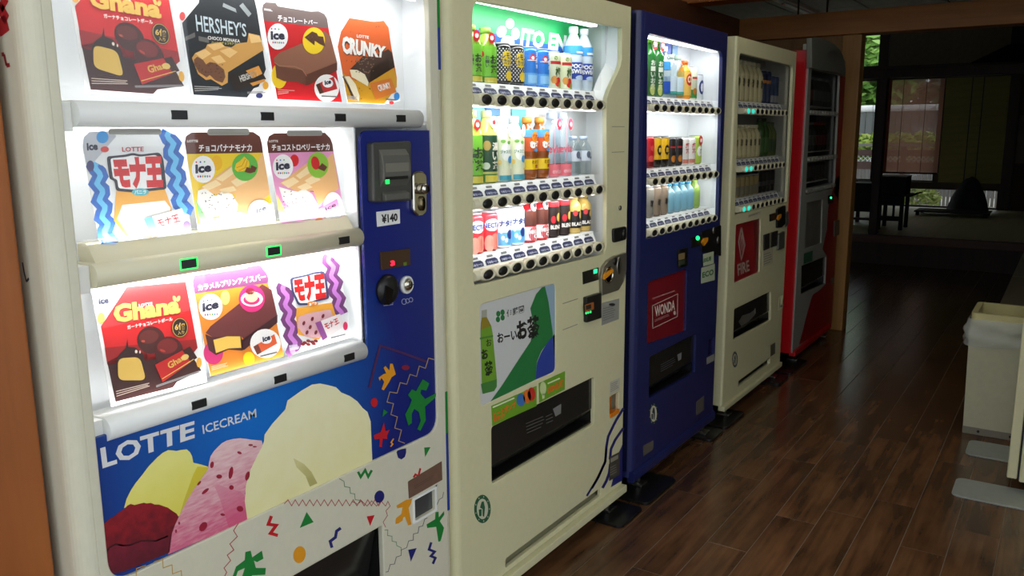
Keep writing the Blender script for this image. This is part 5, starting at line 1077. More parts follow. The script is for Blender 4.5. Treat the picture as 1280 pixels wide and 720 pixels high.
pane(T2, ya, ym, R2[0][1]+.05, zb-.004, XF-.018); pane(T2, ya, ym, R2[1][1]+.05, R2[0][1]-.018, XF-.018); pane(T2, ya, ym, R2[2][1]+.05, R2[1][1]-.018, XF-.018)
# standing cards behind the lower drinks
for key, k0, c, nm in (('card', 2, (50, 80, 180), 'blue'), ('card', 4, (214, 30, 40), 'red'), ('card', 6, (222, 160, 40), 'gold'), ('card', 8, (236, 190, 90), 'pale gold')):
    y = R2[2][0][k0]; o = MB().box(XF-.129, XF-.128, y+.02, y+.15, bases[2]+.0, bases[2]+.128, ink(c)).build('backing_card'); tag(o, nm+' backing card behind the coffee shelf of the tea machine', 'card', 'backing cards in the tea machine')
for y0_, c, nm in ((0, (90, 190, 214), 'pale turquoise'), (1, (120, 200, 226), 'sky blue'), (2, (40, 120, 206), 'blue'), (4, (90, 210, 214), 'mint')):
    y = R2[1][0][y0_]; o = MB().box(XF-.129, XF-.128, y+.025, y+.105, bases[1], bases[1]+.217, ink(c)).build('backing_card'); tag(o, nm+' backing card behind the tea bottles', 'card', 'backing cards in the tea machine')
# poster
pn = plate('poster_panel', [poster], XF-.003, .006, ink((206, 208, 206)), T2, .0005)
A = Art((XF-.003, 0, 0), base=1).F(L_)
A.poly([(190, 688), (260, 590), (350, 450), (420, 345), (436, 250), (418, 160), (450, 80), (482, 42), (560, 18), (560, 300), (510, 360), (480, 400), (455, 460), (448, 560), (200, 680)], (38, 122, 62)); A.up()
A.poly([(558, 300), (528, 336), (508, 362), (482, 404), (456, 462), (448, 560), (545, 518), (558, 500)], (44, 66, 156)).poly([(500, 36), (558, 20), (560, 500), (545, 300), (520, 120)], (150, 176, 196))
A.text('おーい', [(230, 300), (340, 275), (345, 335), (235, 356)], (34, 34, 34), .03).text('お茶', [(338, 232), (468, 190), (472, 325), (345, 342)], (30, 30, 30), .05).text('伊藤園', [(284, 170), (382, 140), (384, 182), (286, 210)], (60, 62, 60), .02)
for e in ((238, 190), (262, 182), (236, 222), (262, 212)): A.ell(e[0], e[1], 12, 16, (40, 120, 64))
A.poly([(144, 218), (144, 172), (174, 165), (174, 215), (198, 258), (206, 300), (230, 560), (230, 600), (215, 625), (154, 640), (147, 620), (138, 290)], (112, 160, 46)); A.up().poly([(145, 212), (145, 172), (174, 165), (174, 208)], (168, 166, 152)).poly([(145, 214), (174, 210), (198, 258), (138, 280), (140, 240)], (150, 130, 40)).poly([(140, 585), (230, 558), (230, 600), (215, 625), (150, 640)], (70, 130, 60)).poly([(130, 325), (208, 310), (209, 320), (130, 336)], (70, 130, 50))
A.text('お', [(140, 395), (180, 382), (184, 440), (146, 450)], (30, 46, 26), .05).text('茶', [(158, 462), (206, 450), (210, 530), (164, 545)], (30, 46, 26), .06).text('お', [(168, 335), (198, 328), (202, 368), (172, 376)], (30, 46, 26), .02)
A.build('poster_print', pn)
# stickers, coin parts
def sticker(t, fr, q, rgb, nm, x=XF, lift=.001):
    return hold(nm, fr, q, t, ink(rgb) if isinstance(rgb, tuple) else rgb, .001, lift, .0012, x, .0002)
s1 = sticker(T2, M_, [(198, 258), (452, 145), (452, 258), (203, 370)], (110, 164, 40), 'green_sticker')
A = Art((XF+.001, 0, 0)).F(M_); A.ell(365, 225, 24, 35, (60, 110, 180)).ell(400, 205, 22, 38, (222, 110, 40)).ell(425, 192, 22, 38, (206, 50, 40)).text('ヒートポンプ', [(208, 292), (335, 230), (338, 268), (212, 330)], (226, 110, 40), .05).text('自販機', [(210, 325), (275, 298), (278, 325), (212, 352)], (226, 110, 40), .04).lines([(206, 262), (335, 205), (336, 216), (208, 272)], 1, (230, 240, 200), 8); A.build('sticker_print', s1)
s1 = sticker(T2, M_, [(465, 130), (612, 62), (611, 165), (467, 240)], (110, 164, 40), 'green_sticker')
A = Art((XF+.001, 0, 0)).F(M_); A.ell(490, 160, 18, 38, (206, 222, 160)).poly([(482, 195), (500, 188), (498, 215), (486, 220)], (206, 222, 160)).text('LED照明', [(515, 152), (605, 108), (606, 148), (517, 192)], (226, 110, 40), .05).lines([(515, 128), (605, 88), (606, 98), (516, 138)], 1, (230, 240, 200), 8); A.build('sticker_print', s1)
cm_ = hold('coin_mechanism', K_, [(920, 692), (917, 570), (930, 505), (960, 465), (1010, 435), (1080, 412), (1079, 530), (1062, 600), (1030, 655)], T2, M('champagne_metal', (150, 146, 132), .3, metal=.8), .006, .012, .02, bevel=.004)
c_ = PX(*K_(982, 560), XF+.012); MB().lathe([(.03, 0), (.03, .004), (.024, .005), (.024, .001), (0, .001)], (XF+.011, c_.y, c_.z), CHROME, 24, 'x', sc=(1.1, 1)).build('dial', cm_)
MB().prism(rnd(yz(K_, [(948, 560), (960, 545), (1005, 520), (1008, 535), (965, 575), (950, 590)], XF+.018), .003, 3), XF+.014, XF+.022, 'x', M('orange_lever', (232, 150, 30), .35)).build('return_lever', cm_)
c_ = PX(*K_(1047, 500), XF+.012); MB().lathe([(.02, 0), (.02, .004), (.012, .001), (0, .001)], (XF+.011, c_.y, c_.z), STEEL, 20, 'x', sc=(.8, 1.5)).build('coin_slot', cm_)
MB().lathe([(.014, 0), (.014, .006), (0, .006)], (XF+.010, PX(*K_(1000, 470), XF).y, PX(*K_(1000, 470), XF).z), BLACK_P, 16, 'x').build('coin_gate', cm_)
dp = hold('amount_display', K_, [(812, 540), (915, 510), (914, 590), (815, 620)], T2, BLACK_P, .002, .002, .006, bevel=.001)
A = Art((XF+.002, 0, 0)).F(K_); A.poly([(884, 525), (908, 519), (908, 546), (885, 552)], glow((40, 235, 140), 1.6)); A.build('ready_lamp', dp)
bs = hold('bill_validator', L_, [(715, 96), (800, 70), (800, 212), (718, 238)], T2, BLACK_P, .006, .014, .022, bevel=.003)
A = Art((XF+.014, 0, 0)).F(L_); A.poly([(725, 140), (775, 124), (776, 165), (727, 180)], (170, 96, 40)); A.up().poly([(730, 145), (760, 136), (761, 160), (732, 169)], (50, 44, 40)); A.build('bill_mouth_print', bs)
for x_ in (732, 744, 757):
    A = Art((XF+.0145, 0, 0)).F(L_); A.ell(x_, 187-(x_-732)*.3, 5, 7, glow((50, 240, 120), 1.2), n=10); A.build('status_lamp', bs)
s1 = sticker(T2, L_, [(820, 130), (917, 103), (915, 220), (818, 256)], (150, 150, 142), 'notice_label'); A = Art((XF+.001, 0, 0)).F(L_); A.lines([(828, 155), (905, 135), (905, 205), (828, 235)], 6, (96, 96, 92), 3).ell(878, 138, 18, 8, (40, 40, 40)); A.build('notice_print', s1)
lk = hold('lock', K_, [(1000, 262), (1085, 245), (1084, 332), (1003, 352)], T2, BLACK_P, .012, .008, .014, bevel=.003)
c_ = PX(*K_(1062, 295), XF); MB().lathe([(.013, 0), (.013, .008), (0, .008)], (XF+.006, c_.y, c_.z), M('lock_dark', (60, 60, 58), .3, metal=.8), 18, 'x', sc=(.9, 1.3)).build('lock_cylinder', lk)
c_ = PX(*K_(1052, 127), XF); MB().lathe([(.008, 0), (.008, .004), (0, .004)], (XF, c_.y, c_.z), STEEL, 14, 'x').build('key_hole', T2)
for fr, a, b in ((J_, (1002, 197), (1082, 197)), (J_, (1002, 362), (1080, 358)), (L_, (600, 133), (684, 105)), (L_, (600, 280), (682, 250))):
    p, q = PX(*fr(*a), XF), PX(*fr(*b), XF); z = (p.z+q.z)/2; MB().box(XF-.002, XF+.0012, p.y, q.y, z-.0012, z+.0012, M('press_line', (150, 146, 122), .4)).build('pressed_line', T2)
o = MB().box(XF-.04, XF-.036, min(p[0] for p in crl)-.005, max(p[0] for p in crl)+.005, min(p[1] for p in crl)-.005, max(p[1] for p in crl)+.005, M('amber_cup', (226, 130, 24), .3)).build('coin_return', T2)
MB().prism([(XF-.036, min(p[1] for p in crl)), (XF+.004, min(p[1] for p in crl)+.004), (XF+.004, min(p[1] for p in crl)+.02), (XF-.036, min(p[1] for p in crl)+.012)], min(p[0] for p in crl)+.003, max(p[0] for p in crl)-.003, 'y', M('amber_cup', (226, 130, 24), .3)).build('cup', o)
s1 = sticker(T2, M_, [(864, 125), (920, 100), (920, 168), (864, 196)], (196, 194, 176), 'small_label'); A = Art((XF+.001, 0, 0)).F(M_); A.lines([(870, 132), (914, 112), (914, 158), (870, 184)], 5, (120, 118, 108), 3); A.build('label_print', s1)
A = Art((XF, 0, 0), split=True).F(M_); A.stroke([(942, 272), (900, 340), (856, 430), (846, 490), (840, 570), (800, 660), (764, 722)], 14, NV)
A.stroke([(940, 385), (895, 450), (872, 500), (866, 560)], 14, NV).F(N_).stroke([(868, 90), (862, 140), (846, 185), (824, 225)], 15, NV).poly([(936, -20), (936, 182), (870, 222), (890, 150), (900, 70), (918, 20)], NV).stroke([(845, 0), (838, 85), (790, 180), (736, 270)], 11, NV); A.build('wave_print', T2)
s1 = sticker(T2, M_, [(862, 545), (920, 515), (918, 645), (860, 680)], (70, 66, 60), 'certificate_label', lift=.0025); A = Art((XF+.0025, 0, 0)).F(M_); A.poly([(870, 555), (912, 532), (912, 555), (870, 578)], (150, 146, 130)).lines([(868, 600), (912, 576), (912, 630), (868, 655)], 4, (130, 126, 112), 4); A.build('label_print', s1)
A = Art((XF, 0, 0)).F(N_); recycle_mark(A, 149, 343, 47, 80, (40, 96, 64)); A.build('recycle_print', T2)
# notice printed inside the hatch flap
A = Art((XF-.011, 0, 0)).F(M_); A.lines([(392, 350), (500, 305), (502, 375), (400, 420)], 4, (96, 96, 92), 3).poly([(545, 275), (592, 246), (590, 300), (560, 318)], (130, 130, 126)).lines([(505, 310), (545, 290), (545, 350), (508, 365)], 3, (96, 96, 92), 3); A.build('flap_print', ho)


# ================================================================== NAVY MACHINE (third)
O_, P_, Q_, R_ = Fr(780, 0, 4.5), Fr(780, 140, 4.5), Fr(780, 270, 4.5), Fr(780, 400, 3.273)
def d_bands(*bands, extra=None):
    def f(w, h, r):
        for z0, z1, c in bands: w.strip(-180, 180, h*z0, h*z1, c)
        w.up()
        return extra(w, h, r) if extra else None
    return f
def x_v(t, a, z, k, c): return lambda w, h, r: w.vtext(t, a, h*z, h*k, c) and None
def x_tall(w, h, r): w.vtext('おーいお茶', -25, h*.62, h*.1, (240, 244, 230)).ell(-25, h*.12, .013, .022, (206, 220, 120)); return neck_tag(h, r, (206, 36, 36), .86, .014, -10)
def x_cc(w, h, r): w.ell(-15, h*.5, .02, .024, (220, 40, 40)).up().text('CC', -40, 10, h*.42, h*.6, (250, 240, 200), .06)
def x_oval(w, h, r): w.ell(-15, h*.5, .017, .03, (40, 60, 130)).up().ell(-15, h*.5, .009, .018, (236, 240, 250))
def x_gold(w, h, r): w.ell(-15, h*.55, .014, .02, (40, 34, 30)).up().text('B', -28, 0, h*.48, h*.62, (236, 200, 60), .04)
def x_red(w, h, r): w.ell(-10, h*.62, .012, .012, (236, 80, 80)).ell(-20, h*.3, .016, .012, (240, 90, 84)); return None
def x_tag(w, h, r): w.ell(-20, h*.45, .016, .022, (250, 250, 246)).up().vtext('茶', -10, h*.55, h*.2, (90, 140, 40), .014); return neck_tag(h, r, (206, 40, 50), .82, .015, -10)
def x_ink(w, h, r): w.vtext('珈', -15, h*.6, h*.25, (36, 30, 28), .018); return None
def x_bean(w, h, r): w.ell(-20, h*.25, .013, .014, (206, 130, 50)).strip(-50, 10, h*.62, h*.68, (196, 40, 40)); return None
def x_wtxt(w, h, r): w.vtext('紅茶', -15, h*.8, h*.2, (196, 44, 44)).strip(-60, 20, h*.06, h*.2, (214, 130, 110)); return None
DRINKS.update({
 'n_dark': ('bottle', .185, .030, (60, 52, 44), (40, 36, 34), d_bands((.1, .6, (92, 86, 76)), extra=x_ink)), 'n_green': ('bottle', .225, .031, (36, 110, 40), (110, 180, 60), d_bands((.04, .7, (30, 104, 40)), extra=x_tall)),
 'n_blue': ('bottle', .20, .030, 'clear', (240, 244, 250), d_bands((.55, .7, (70, 160, 226)), (.1, .32, (40, 90, 200)))), 'n_aqua': ('bottle', .175, .029, 'clear', (190, 214, 190), d_bands((.1, .16, (60, 170, 150)), (.16, .5, (214, 232, 240)))),
 'n_cc': ('bottle', .16, .031, (244, 160, 40), (244, 120, 60), d_bands((.1, .7, (246, 200, 90)), extra=x_cc)), 'n_grn': ('can', .14, .029, (230, 238, 214), None, d_bands((.05, .3, (60, 150, 70)), extra=x_bean)), 'n_oval': ('can', .11, .029, (236, 240, 246), None, d_bands((.05, .95, (232, 238, 246)), extra=x_oval)),
 'n_red': ('can', .125, .030, (206, 24, 40), None, d_bands((.06, .9, (204, 22, 38)), (.04, .2, (120, 30, 30)), extra=x_red)), 'n_yel': ('can', .125, .030, (40, 34, 30), None, d_bands((.25, .92, (236, 186, 20)), extra=x_gold)), 'n_blk': ('can', .120, .030, (36, 30, 30), None, d_bands((.06, .9, (38, 32, 32)), extra=x_bean)),
 'n_wht': ('can', .120, .029, (240, 238, 232), None, d_bands((.06, .9, (238, 236, 230)), extra=x_wtxt)), 'n_tag': ('can', .125, .030, (170, 196, 70), None, d_bands((.06, .9, (176, 200, 80)), extra=x_tag)),
 'n_brn': ('can', .125, .031, (120, 104, 86), None, d_bands((.06, .9, (124, 108, 90)), extra=x_ink)), 'n_grey': ('can', .125, .031, (150, 140, 124), None, d_bands((.06, .9, (120, 116, 106)), extra=x_ink)), 'n_teal': ('bottle', .125, .029, (120, 160, 170), (90, 170, 214), d_bands((.1, .6, (110, 160, 178)))), 'n_lime': ('bottle', .13, .029, (150, 180, 90), (170, 206, 80), d_bands((.1, .6, (140, 176, 84))))})
Y0, Y1 = PX(806, 13.5, XF).y-.03, (PX(909, 42, XF).y+PX(893, 522, XF).y)/2
T3 = root('vending_machine', (XF-.3, (Y0+Y1)/2, 0), 'navy blue drinks vending machine with a lit window and dark red poster', 'vending machine')
win = rnd(yz(ID, [(810, 41), (903.5, 65), (897.8, 275), (808, 298.5)]), [.03, .03, .006, .006], 6)
poster = rnd(yz(Q_, [(138, 372), (355, 298), (347, 648), (130, 722)]), .016, 5)
hl, ho = tray(T3, R_, [(105, 152), (295, 55), (290, 215), (102, 320)], 'delivery_hatch', M('hatch_navy', (26, 26, 30), .4), .09)
crl = rnd(yz(R_, [(346, 82), (369, 70), (367, 138), (345, 148)]), .004, 3)
shell(T3, Y0, Y1, .075, 1.83, [win, poster, hl, crl], BLUE_E, .03, .012)
feet(T3, Y0, Y1, .075)
MB().prism([(XF-.02, .056), (XF+.006, .056), (XF+.012, .066), (XF+.012, .09), (XF+.004, .10), (XF-.02, .10)], Y0+.006, Y1-.004, 'y', BLUE_E).build('bottom_moulding', T3)
MB().box(XF-.26, XF-.02, Y0-.0008, Y0+.001, .1, 1.82, M('navy_seam', (16, 20, 60), .4)).build('edge_trim', T3)
wy = [p[0] for p in win]; wz = [p[1] for p in win]; ya, yb, za, zb = min(wy), max(wy), min(wz), max(wz); lining(T3, ya, yb-.024, za, zb, .16, WHITE_BOX)
def shop(t, rows, stock, R, group, where, what, zoff, xoff=.0905, **kw):
    G = []
    for (a, b), row, z_ in zip(rows, stock, zoff):
        ys, zc = row_geo(a, b); bar_row(t, ys, zc, R, **kw); zb_ = zc+z_; shelf(t, ys, zb_); G.append((ys, zc)); k = 0
        for key, n in row:
            nm, lb, ct = what[key]
            for _ in range(n):
                if k > 9 or YB[0]-.032 < ys[k-1]+.038+.061 and k == 9: break
                place(nm, key, (XF-xoff, min(ys[k]+.038, YB[0]-.032), zb_+.001), lb+' on the '+('top', 'middle', 'lowest')[len(G)-1]+' shelf'+where, ct, group); k += 1
    return G
W3 = {'n_dark': ('tea_bottle', 'dark brown bottle with a black character', 'bottle'), 'n_green': ('tea_bottle', 'tall deep green tea bottle with red tag', 'bottle'), 'n_blue': ('water_bottle', 'clear bottle with two blue bands', 'bottle'), 'n_aqua': ('water_bottle', 'pale clear bottle with a teal foot band', 'bottle'), 'n_cc': ('soda_bottle', 'yellow soda bottle with a red disc', 'bottle'), 'n_grn': ('drink_can', 'white can with a green foot band', 'can'), 'n_oval': ('drink_can', 'small white can with a navy oval', 'can'),
 'n_red': ('drink_can', 'bright red coffee can', 'can'), 'n_yel': ('drink_can', 'yellow and black coffee can', 'can'), 'n_blk': ('drink_can', 'black coffee can with an orange dot', 'can'), 'n_wht': ('drink_can', 'white can with red characters', 'can'), 'n_tag': ('drink_can', 'lime and white can with a red tag', 'can'), 'n_brn': ('drink_can', 'brown can', 'can'), 'n_grey': ('drink_can', 'grey can', 'can'), 'n_teal': ('drink_bottle', 'teal bottle with a blue cap', 'bottle'), 'n_lime': ('drink_bottle', 'lime green bottle', 'bottle')}
YB = [yb]
G3 = shop(T3, [((821, 134.3), (897.8, 139)), (P_(176, 390), P_(518, 352)), (P_(172, 680), P_(510, 598))],
     [[('n_dark', 1), ('n_green', 2), ('n_blue', 1), ('n_aqua', 2), ('n_cc', 1), ('n_grn', 1), ('n_oval', 2)], [('n_red', 2), ('n_yel', 2), ('n_blk', 2), ('n_wht', 2), ('n_tag', 2)], [('n_grey', 2), ('n_brn', 2), ('n_teal', 4), ('n_lime', 2)]],
     .0175, 'drinks in the navy machine', ' of the navy machine', W3, (.045, .045, .045))
for z, pw in ((zb-.012, 1.3), (G3[0][1]-.02, 1.1), (G3[1][1]-.02, .7)): lamp_strip(T3, ya+.03, yb-.03, z, XF-.036, BLUE_W*pw)
for z0_, z1_ in ((G3[0][1]+.045, zb-.004), (G3[1][1]+.045, G3[0][1]-.016), (G3[2][1]+.045, G3[1][1]-.016)): pane(T3, ya+.002, yb-.002, z0_, z1_, XF-.018)
# bright backing strip of bottle pictures in the top compartment
ys = G3[0][0]; zt = G3[0][1]+.28
for k, c in ((3, (70, 150, 220)), (4, (120, 190, 90)), (5, (60, 100, 190)), (6, (110, 130, 210)), (7, (150, 190, 230))):
    o = MB().box(XF-.150, XF-.148, ys[k]-.028, ys[k]+.028, G3[0][1]+.23, G3[0][1]+.30, ink(c)).build('picture_card'); tag(o, {3: 'sky blue', 4: 'green', 5: 'royal blue', 6: 'violet blue', 7: 'pale blue'}[k]+' small picture card at the back of the navy machine', 'card', 'picture cards in the navy machine')
pn = plate('poster_panel', [poster], XF-.008, .006, M('maroon_panel', (120, 16, 30), .3, noise=.1, scale=6), T3, .0005)
A = Art((XF-.008, 0, 0)).F(Q_); CR = (206, 190, 180)
A.stroke([(160, 505), (302, 438), (300, 565), (162, 632), (160, 505)], 3.5, CR).text('WONDA', [(172, 508), (288, 470), (286, 528), (176, 570)], (226, 212, 200), .03).lines([(160, 460), (298, 412), (299, 420), (160, 470)], 1, (170, 120, 120), 7).lines([(172, 582), (270, 540), (270, 556), (172, 598)], 2, (170, 130, 130), 3).ell(285, 545, 7, 12, CR); A.build('poster_print', pn)
# coin side
cp = hold('coin_panel', Q_, [(430, 90), (540, 50), (540, 225), (432, 200)], T3, BLACK_P, .008, .006, .012, bevel=.002)
for x_, y_, r_ in ((495, 80, .012), (520, 135, .014)):
    c_ = PX(*Q_(x_, y_), XF); MB().lathe([(r_, 0), (r_, .006), (r_*.6, .003), (0, .003)], (XF+.005, c_.y, c_.z), STEEL, 16, 'x', sc=(.8, 1.2)).build('coin_slot', cp)
MB().prism(rnd(yz(Q_, [(437, 150), (450, 125), (470, 120), (468, 140), (448, 168)], XF+.01), .002, 3), XF+.006, XF+.014, 'x', M('orange_lever', (232, 150, 30), .35)).build('return_lever', cp)
dp = hold('amount_display', Q_, [(375, 122), (428, 106), (428, 165), (376, 180)], T3, BLACK_P, .002, .003, .006, bevel=.001)
A = Art((XF+.003, 0, 0)).F(Q_); A.ell(415, 124, 11, 13, glow((30, 235, 130), 1.8)); A.build('ready_lamp', dp)
bv = hold('bill_validator', Q_, [(298, 190), (348, 175), (348, 278), (299, 292)], T3, BLACK_P, .004, .010, .016, bevel=.002)
A = Art((XF+.010, 0, 0)).F(Q_); A.poly([(306, 215), (342, 205), (342, 240), (306, 250)], (140, 120, 80)).poly([(306, 254), (342, 244), (342, 268), (306, 280)], (60, 70, 54)); A.build('lens_print', bv)
for q, q2, tx in (([(437, 214), (496, 198), (496, 266), (438, 282)], [(442, 240), (490, 226), (490, 252), (442, 266)], 'LED照明'), ([(435, 292), (510, 268), (509, 360), (433, 380)], [(440, 318), (505, 296), (504, 330), (440, 350)], 'ECO')):
    s1 = sticker(T3, Q_, q, (196, 206, 176), 'eco_sticker', lift=.0075 if q[0][1] < 220 else .001); A = Art((XF+(.0075 if q[0][1] < 220 else .001), 0, 0)).F(Q_); A.text(tx, q2, (50, 110, 50), .04); A.build('sticker_print', s1)
o = MB().box(XF-.035, XF-.03, min(p[0] for p in crl)-.004, max(p[0] for p in crl)+.004, min(p[1] for p in crl)-.004, max(p[1] for p in crl)+.004, M('amber_cup', (226, 130, 24), .3)).build('coin_return', T3)
sticker(T3, R_, [(338, 155), (369, 138), (369, 165), (338, 182)], (150, 148, 140), 'small_label')
sticker(T3, R_, [(295, 335), (327, 310), (326, 368), (295, 390)], (96, 90, 84), 'rating_plate'); sticker(T3, R_, [(78, 515), (119, 492), (119, 530), (79, 556)], (96, 90, 84), 'rating_plate')
A = Art((XF, 0, 0)).F(R_); recycle_mark(A, 121, 383, 20, 46, (30, 50, 70)); A.build('recycle_print', T3)
A = Art((XF-.011, 0, 0)).F(R_); A.lines([(150, 180), (215, 145), (215, 180), (150, 215)], 4, (90, 90, 92), 2).poly([(218, 142), (236, 132), (234, 160), (222, 168)], (140, 140, 140)); A.build('flap_print', ho)


# ================================================================== SECOND CREAM MACHINE (fourth, unlit)
S_, T_, U_, V_ = Fr(900, 30, 5.145), Fr(900, 150, 5.145), Fr(890, 260, 4.5), Fr(880, 380, 4.5)
DRINKS.update({'c_milk': ('bottle', .20, .030, (206, 196, 150), (196, 190, 150), d_bands((.08, .66, (200, 190, 146)), extra=x_ink)), 'c_navy': ('can', .17, .030, (40, 52, 84), None, d_bands((.06, .6, (44, 56, 90)), (.6, .7, (190, 120, 50)))), 'c_blue': ('can', .15, .030, (60, 76, 110), None, d_bands((.06, .3, (150, 150, 150)))),
 'c_cream': ('bottle', .165, .030, (206, 196, 150), (214, 206, 166), d_bands((.08, .62, (202, 192, 148)), extra=x_ink)), 'c_green': ('bottle', .20, .032, (52, 84, 40), (40, 60, 36), d_bands((.1, .5, (60, 96, 44)))), 'c_olive': ('bottle', .18, .031, (96, 110, 60), (60, 80, 40), d_bands((.1, .5, (40, 60, 36)))),
 'c_gold': ('can', .105, .030, (170, 150, 96), None, d_bands((.06, .5, (120, 112, 90)))), 'c_black': ('can', .12, .030, (30, 30, 34), None, d_bands((.3, .5, (50, 50, 56))))})
W4 = {'c_milk': ('tea_bottle', 'cream milk tea bottle with a dark character', 'bottle'), 'c_navy': ('drink_can', 'navy can with an orange band', 'can'), 'c_blue': ('drink_can', 'slate blue can with a grey foot', 'can'), 'c_cream': ('tea_bottle', 'cream bottle with a dark character', 'bottle'), 'c_green': ('tea_bottle', 'big dark green bottle', 'bottle'), 'c_olive': ('tea_bottle', 'olive bottle with a dark green band', 'bottle'), 'c_gold': ('drink_can', 'dull gold can', 'can'), 'c_black': ('drink_can', 'black can', 'can')}
Y0, Y1 = (PX(923, 43.6, XF).y+PX(904.5, 509, XF).y)/2-.022, (PX(994.7, 65, XF).y+PX(976.7, 449, XF).y)/2
T4 = root('vending_machine', (XF-.3, (Y0+Y1)/2, 0), 'cream drinks vending machine with an unlit window and red flame poster', 'vending machine')
win = rnd(yz(ID, [(924.5, 66), (991.5, 82.5), (983.6, 252.5), (918.8, 268.8)]), [.03, .03, .01, .004], 6)
poster = rnd(yz(U_, [(135, 95), (276, 58), (268, 360), (125, 424)]), .014, 5)
hl, ho = tray(T4, U_, [(125, 570), (333, 467), (332, 630), (120, 745)], 'delivery_hatch', M('hatch_grey', (44, 42, 38), .4, noise=.3, scale=6), .09)
crl = rnd(yz(U_, [(374, 505), (398, 488), (398, 560), (374, 580)]), .004, 3)
slot = rnd(yz(V_, [(193, 466), (198, 432), (366, 312), (370, 335)]), .002, 2)
sy = [p[0] for p in slot]; sz = [p[1] for p in slot]; slot = rect(min(sy), max(sy), min(sz)+.0, max(sz)-.0, .006, 3) if max(sz)-min(sz) < .06 else rect(min(sy), max(sy), min(sz), min(sz)+.035, .006, 3)
shell(T4, Y0, Y1, .085, 1.83, [win, poster, hl, crl, slot], BEIGE, .012, .008)
feet(T4, Y0, Y1, .085)
MB().box(XF-.02, XF+.014, Y0+.004, Y1, .058, .084, BEIGE).build('bottom_lip', T4, bevel=.004)
MB().box(XF-.05, XF-.044, min(sy)-.02, max(sy)+.02, .085, .16, BLACK_P).build('vent_back', T4)
wy = [p[0] for p in win]; wz = [p[1] for p in win]; ya, yb, za, zb = min(wy), max(wy), min(wz), max(wz); lining(T4, ya, yb-.02, za, zb, .16, M('dull_lining', (150, 148, 138), .6))
TEALLIT = (40, 190, 170)
YB[0] = yb+.01
G4 = shop(T4, [((935.6, 137.6), (983, 142.3)), (T_(170, 312), T_(410, 290)), (T_(155, 572), T_(402, 516))],
     [[('c_milk', 6), ('c_navy', 2), ('c_blue', 2)], [('c_cream', 6), ('c_green', 2), ('c_olive', 2)], [('c_gold', 6), ('c_black', 4)]], .0185, 'drinks in the unlit cream machine', ' of the unlit machine', W4, (.047, .047, .047), lit=(0, 1), glowc=TEALLIT)
for z0_, z1_ in ((G4[0][1]+.045, zb-.004), (G4[1][1]+.045, G4[0][1]-.016), (G4[2][1]+.045, G4[1][1]-.016)): pane(T4, ya+.002, yb-.002, z0_, z1_, XF-.018)
pn = plate('poster_panel', [poster], XF-.008, .006, M('flame_red', (150, 26, 32), .3, noise=.25, scale=5), T4, .0005)
A = Art((XF-.008, 0, 0)).F(U_); A.text('FIRE', [(142, 318), (208, 292), (212, 352), (146, 382)], (186, 172, 160), .02).stroke([(165, 110), (150, 190), (165, 290), (184, 210), (165, 110)], 8, (186, 160, 150)).stroke([(167, 150), (162, 195), (168, 240), (174, 200), (167, 150)], 4, (186, 160, 150)).poly([(232, 80), (272, 62), (266, 350), (250, 355), (240, 200)], (110, 20, 28)); A.build('poster_print', pn)
cp = hold('coin_panel', U_, [(358, 8), (372, -4), (405, -16), (404, 90), (385, 108), (358, 112)], T4, BLACK_P, .006, .010, .016, bevel=.003)
MB().prism(rnd(yz(U_, [(366, 60), (372, 42), (388, 34), (386, 52), (372, 70)], XF+.014), .002, 3), XF+.010, XF+.018, 'x', M('orange_lever', (232, 150, 30), .35)).build('return_lever', cp)
hold('lock', U_, [(406, 30), (424, 15), (426, 85), (410, 108)], T4, GREY_P, .008, .008, .014, bevel=.003)
hold('amount_display', U_, [(322, 36), (355, 26), (355, 66), (323, 76)], T4, BLACK_P, .002, .003, .006, bevel=.001)
for q in ([(288, 152), (321, 140), (320, 226), (287, 240)], [(329, 138), (366, 126), (364, 210), (328, 222)]): hold('card_reader', U_, q, T4, M('dim_panel', (46, 44, 40), .3), .004, .006, .01, bevel=.002)
hold('bill_validator', U_, [(366, 148), (398, 130), (396, 225), (362, 238)], T4, M('grey_metal', (110, 108, 100), .35, metal=.5), .006, .012, .018, bevel=.004)
s1 = sticker(T4, U_, [(286, 246), (342, 226), (341, 310), (286, 334)], (200, 194, 166), 'notice_label'); A = Art((XF+.001, 0, 0)).F(U_); A.lines([(290, 256), (338, 240), (338, 304), (290, 324)], 5, (130, 126, 108), 4); A.build('notice_print', s1)
s1 = sticker(T4, U_, [(202, 38), (276, 14), (276, 32), (204, 56)], (206, 200, 172), 'strip_label'); A = Art((XF+.001, 0, 0)).F(U_); A.lines([(206, 42), (272, 20), (272, 28), (206, 50)], 2, (140, 136, 116), 3); A.build('strip_print', s1)
o = MB().box(XF-.035, XF-.03, min(p[0] for p in crl)-.004, max(p[0] for p in crl)+.004, min(p[1] for p in crl)-.004, max(p[1] for p in crl)+.004, M('yellow_cup', (222, 160, 30), .3)).build('coin_return', T4)
sticker(T4, V_, [(374, 232), (400, 216), (399, 278), (374, 296)], (86, 82, 70), 'rating_plate')
A = Art((XF, 0, 0)).F(V_); recycle_mark(A, 174, 312, 16, 45, (70, 84, 84)); A.build('recycle_print', T4)
A = Art((XF-.011, 0, 0)).F(U_); A.poly([(150, 640), (170, 605), (215, 590), (235, 575), (242, 600), (205, 640), (165, 665)], (96, 92, 84)).poly([(236, 575), (244, 562), (246, 592), (238, 598)], (140, 136, 126)); A.build('flap_print', ho)
c_ = PX(*S_(68, 100), XF); MB().box(XF-.10, XF-.06, Y0-.002, Y0+.002, 1.77, 1.80, GREY_P).build('hinge_slot', T4)


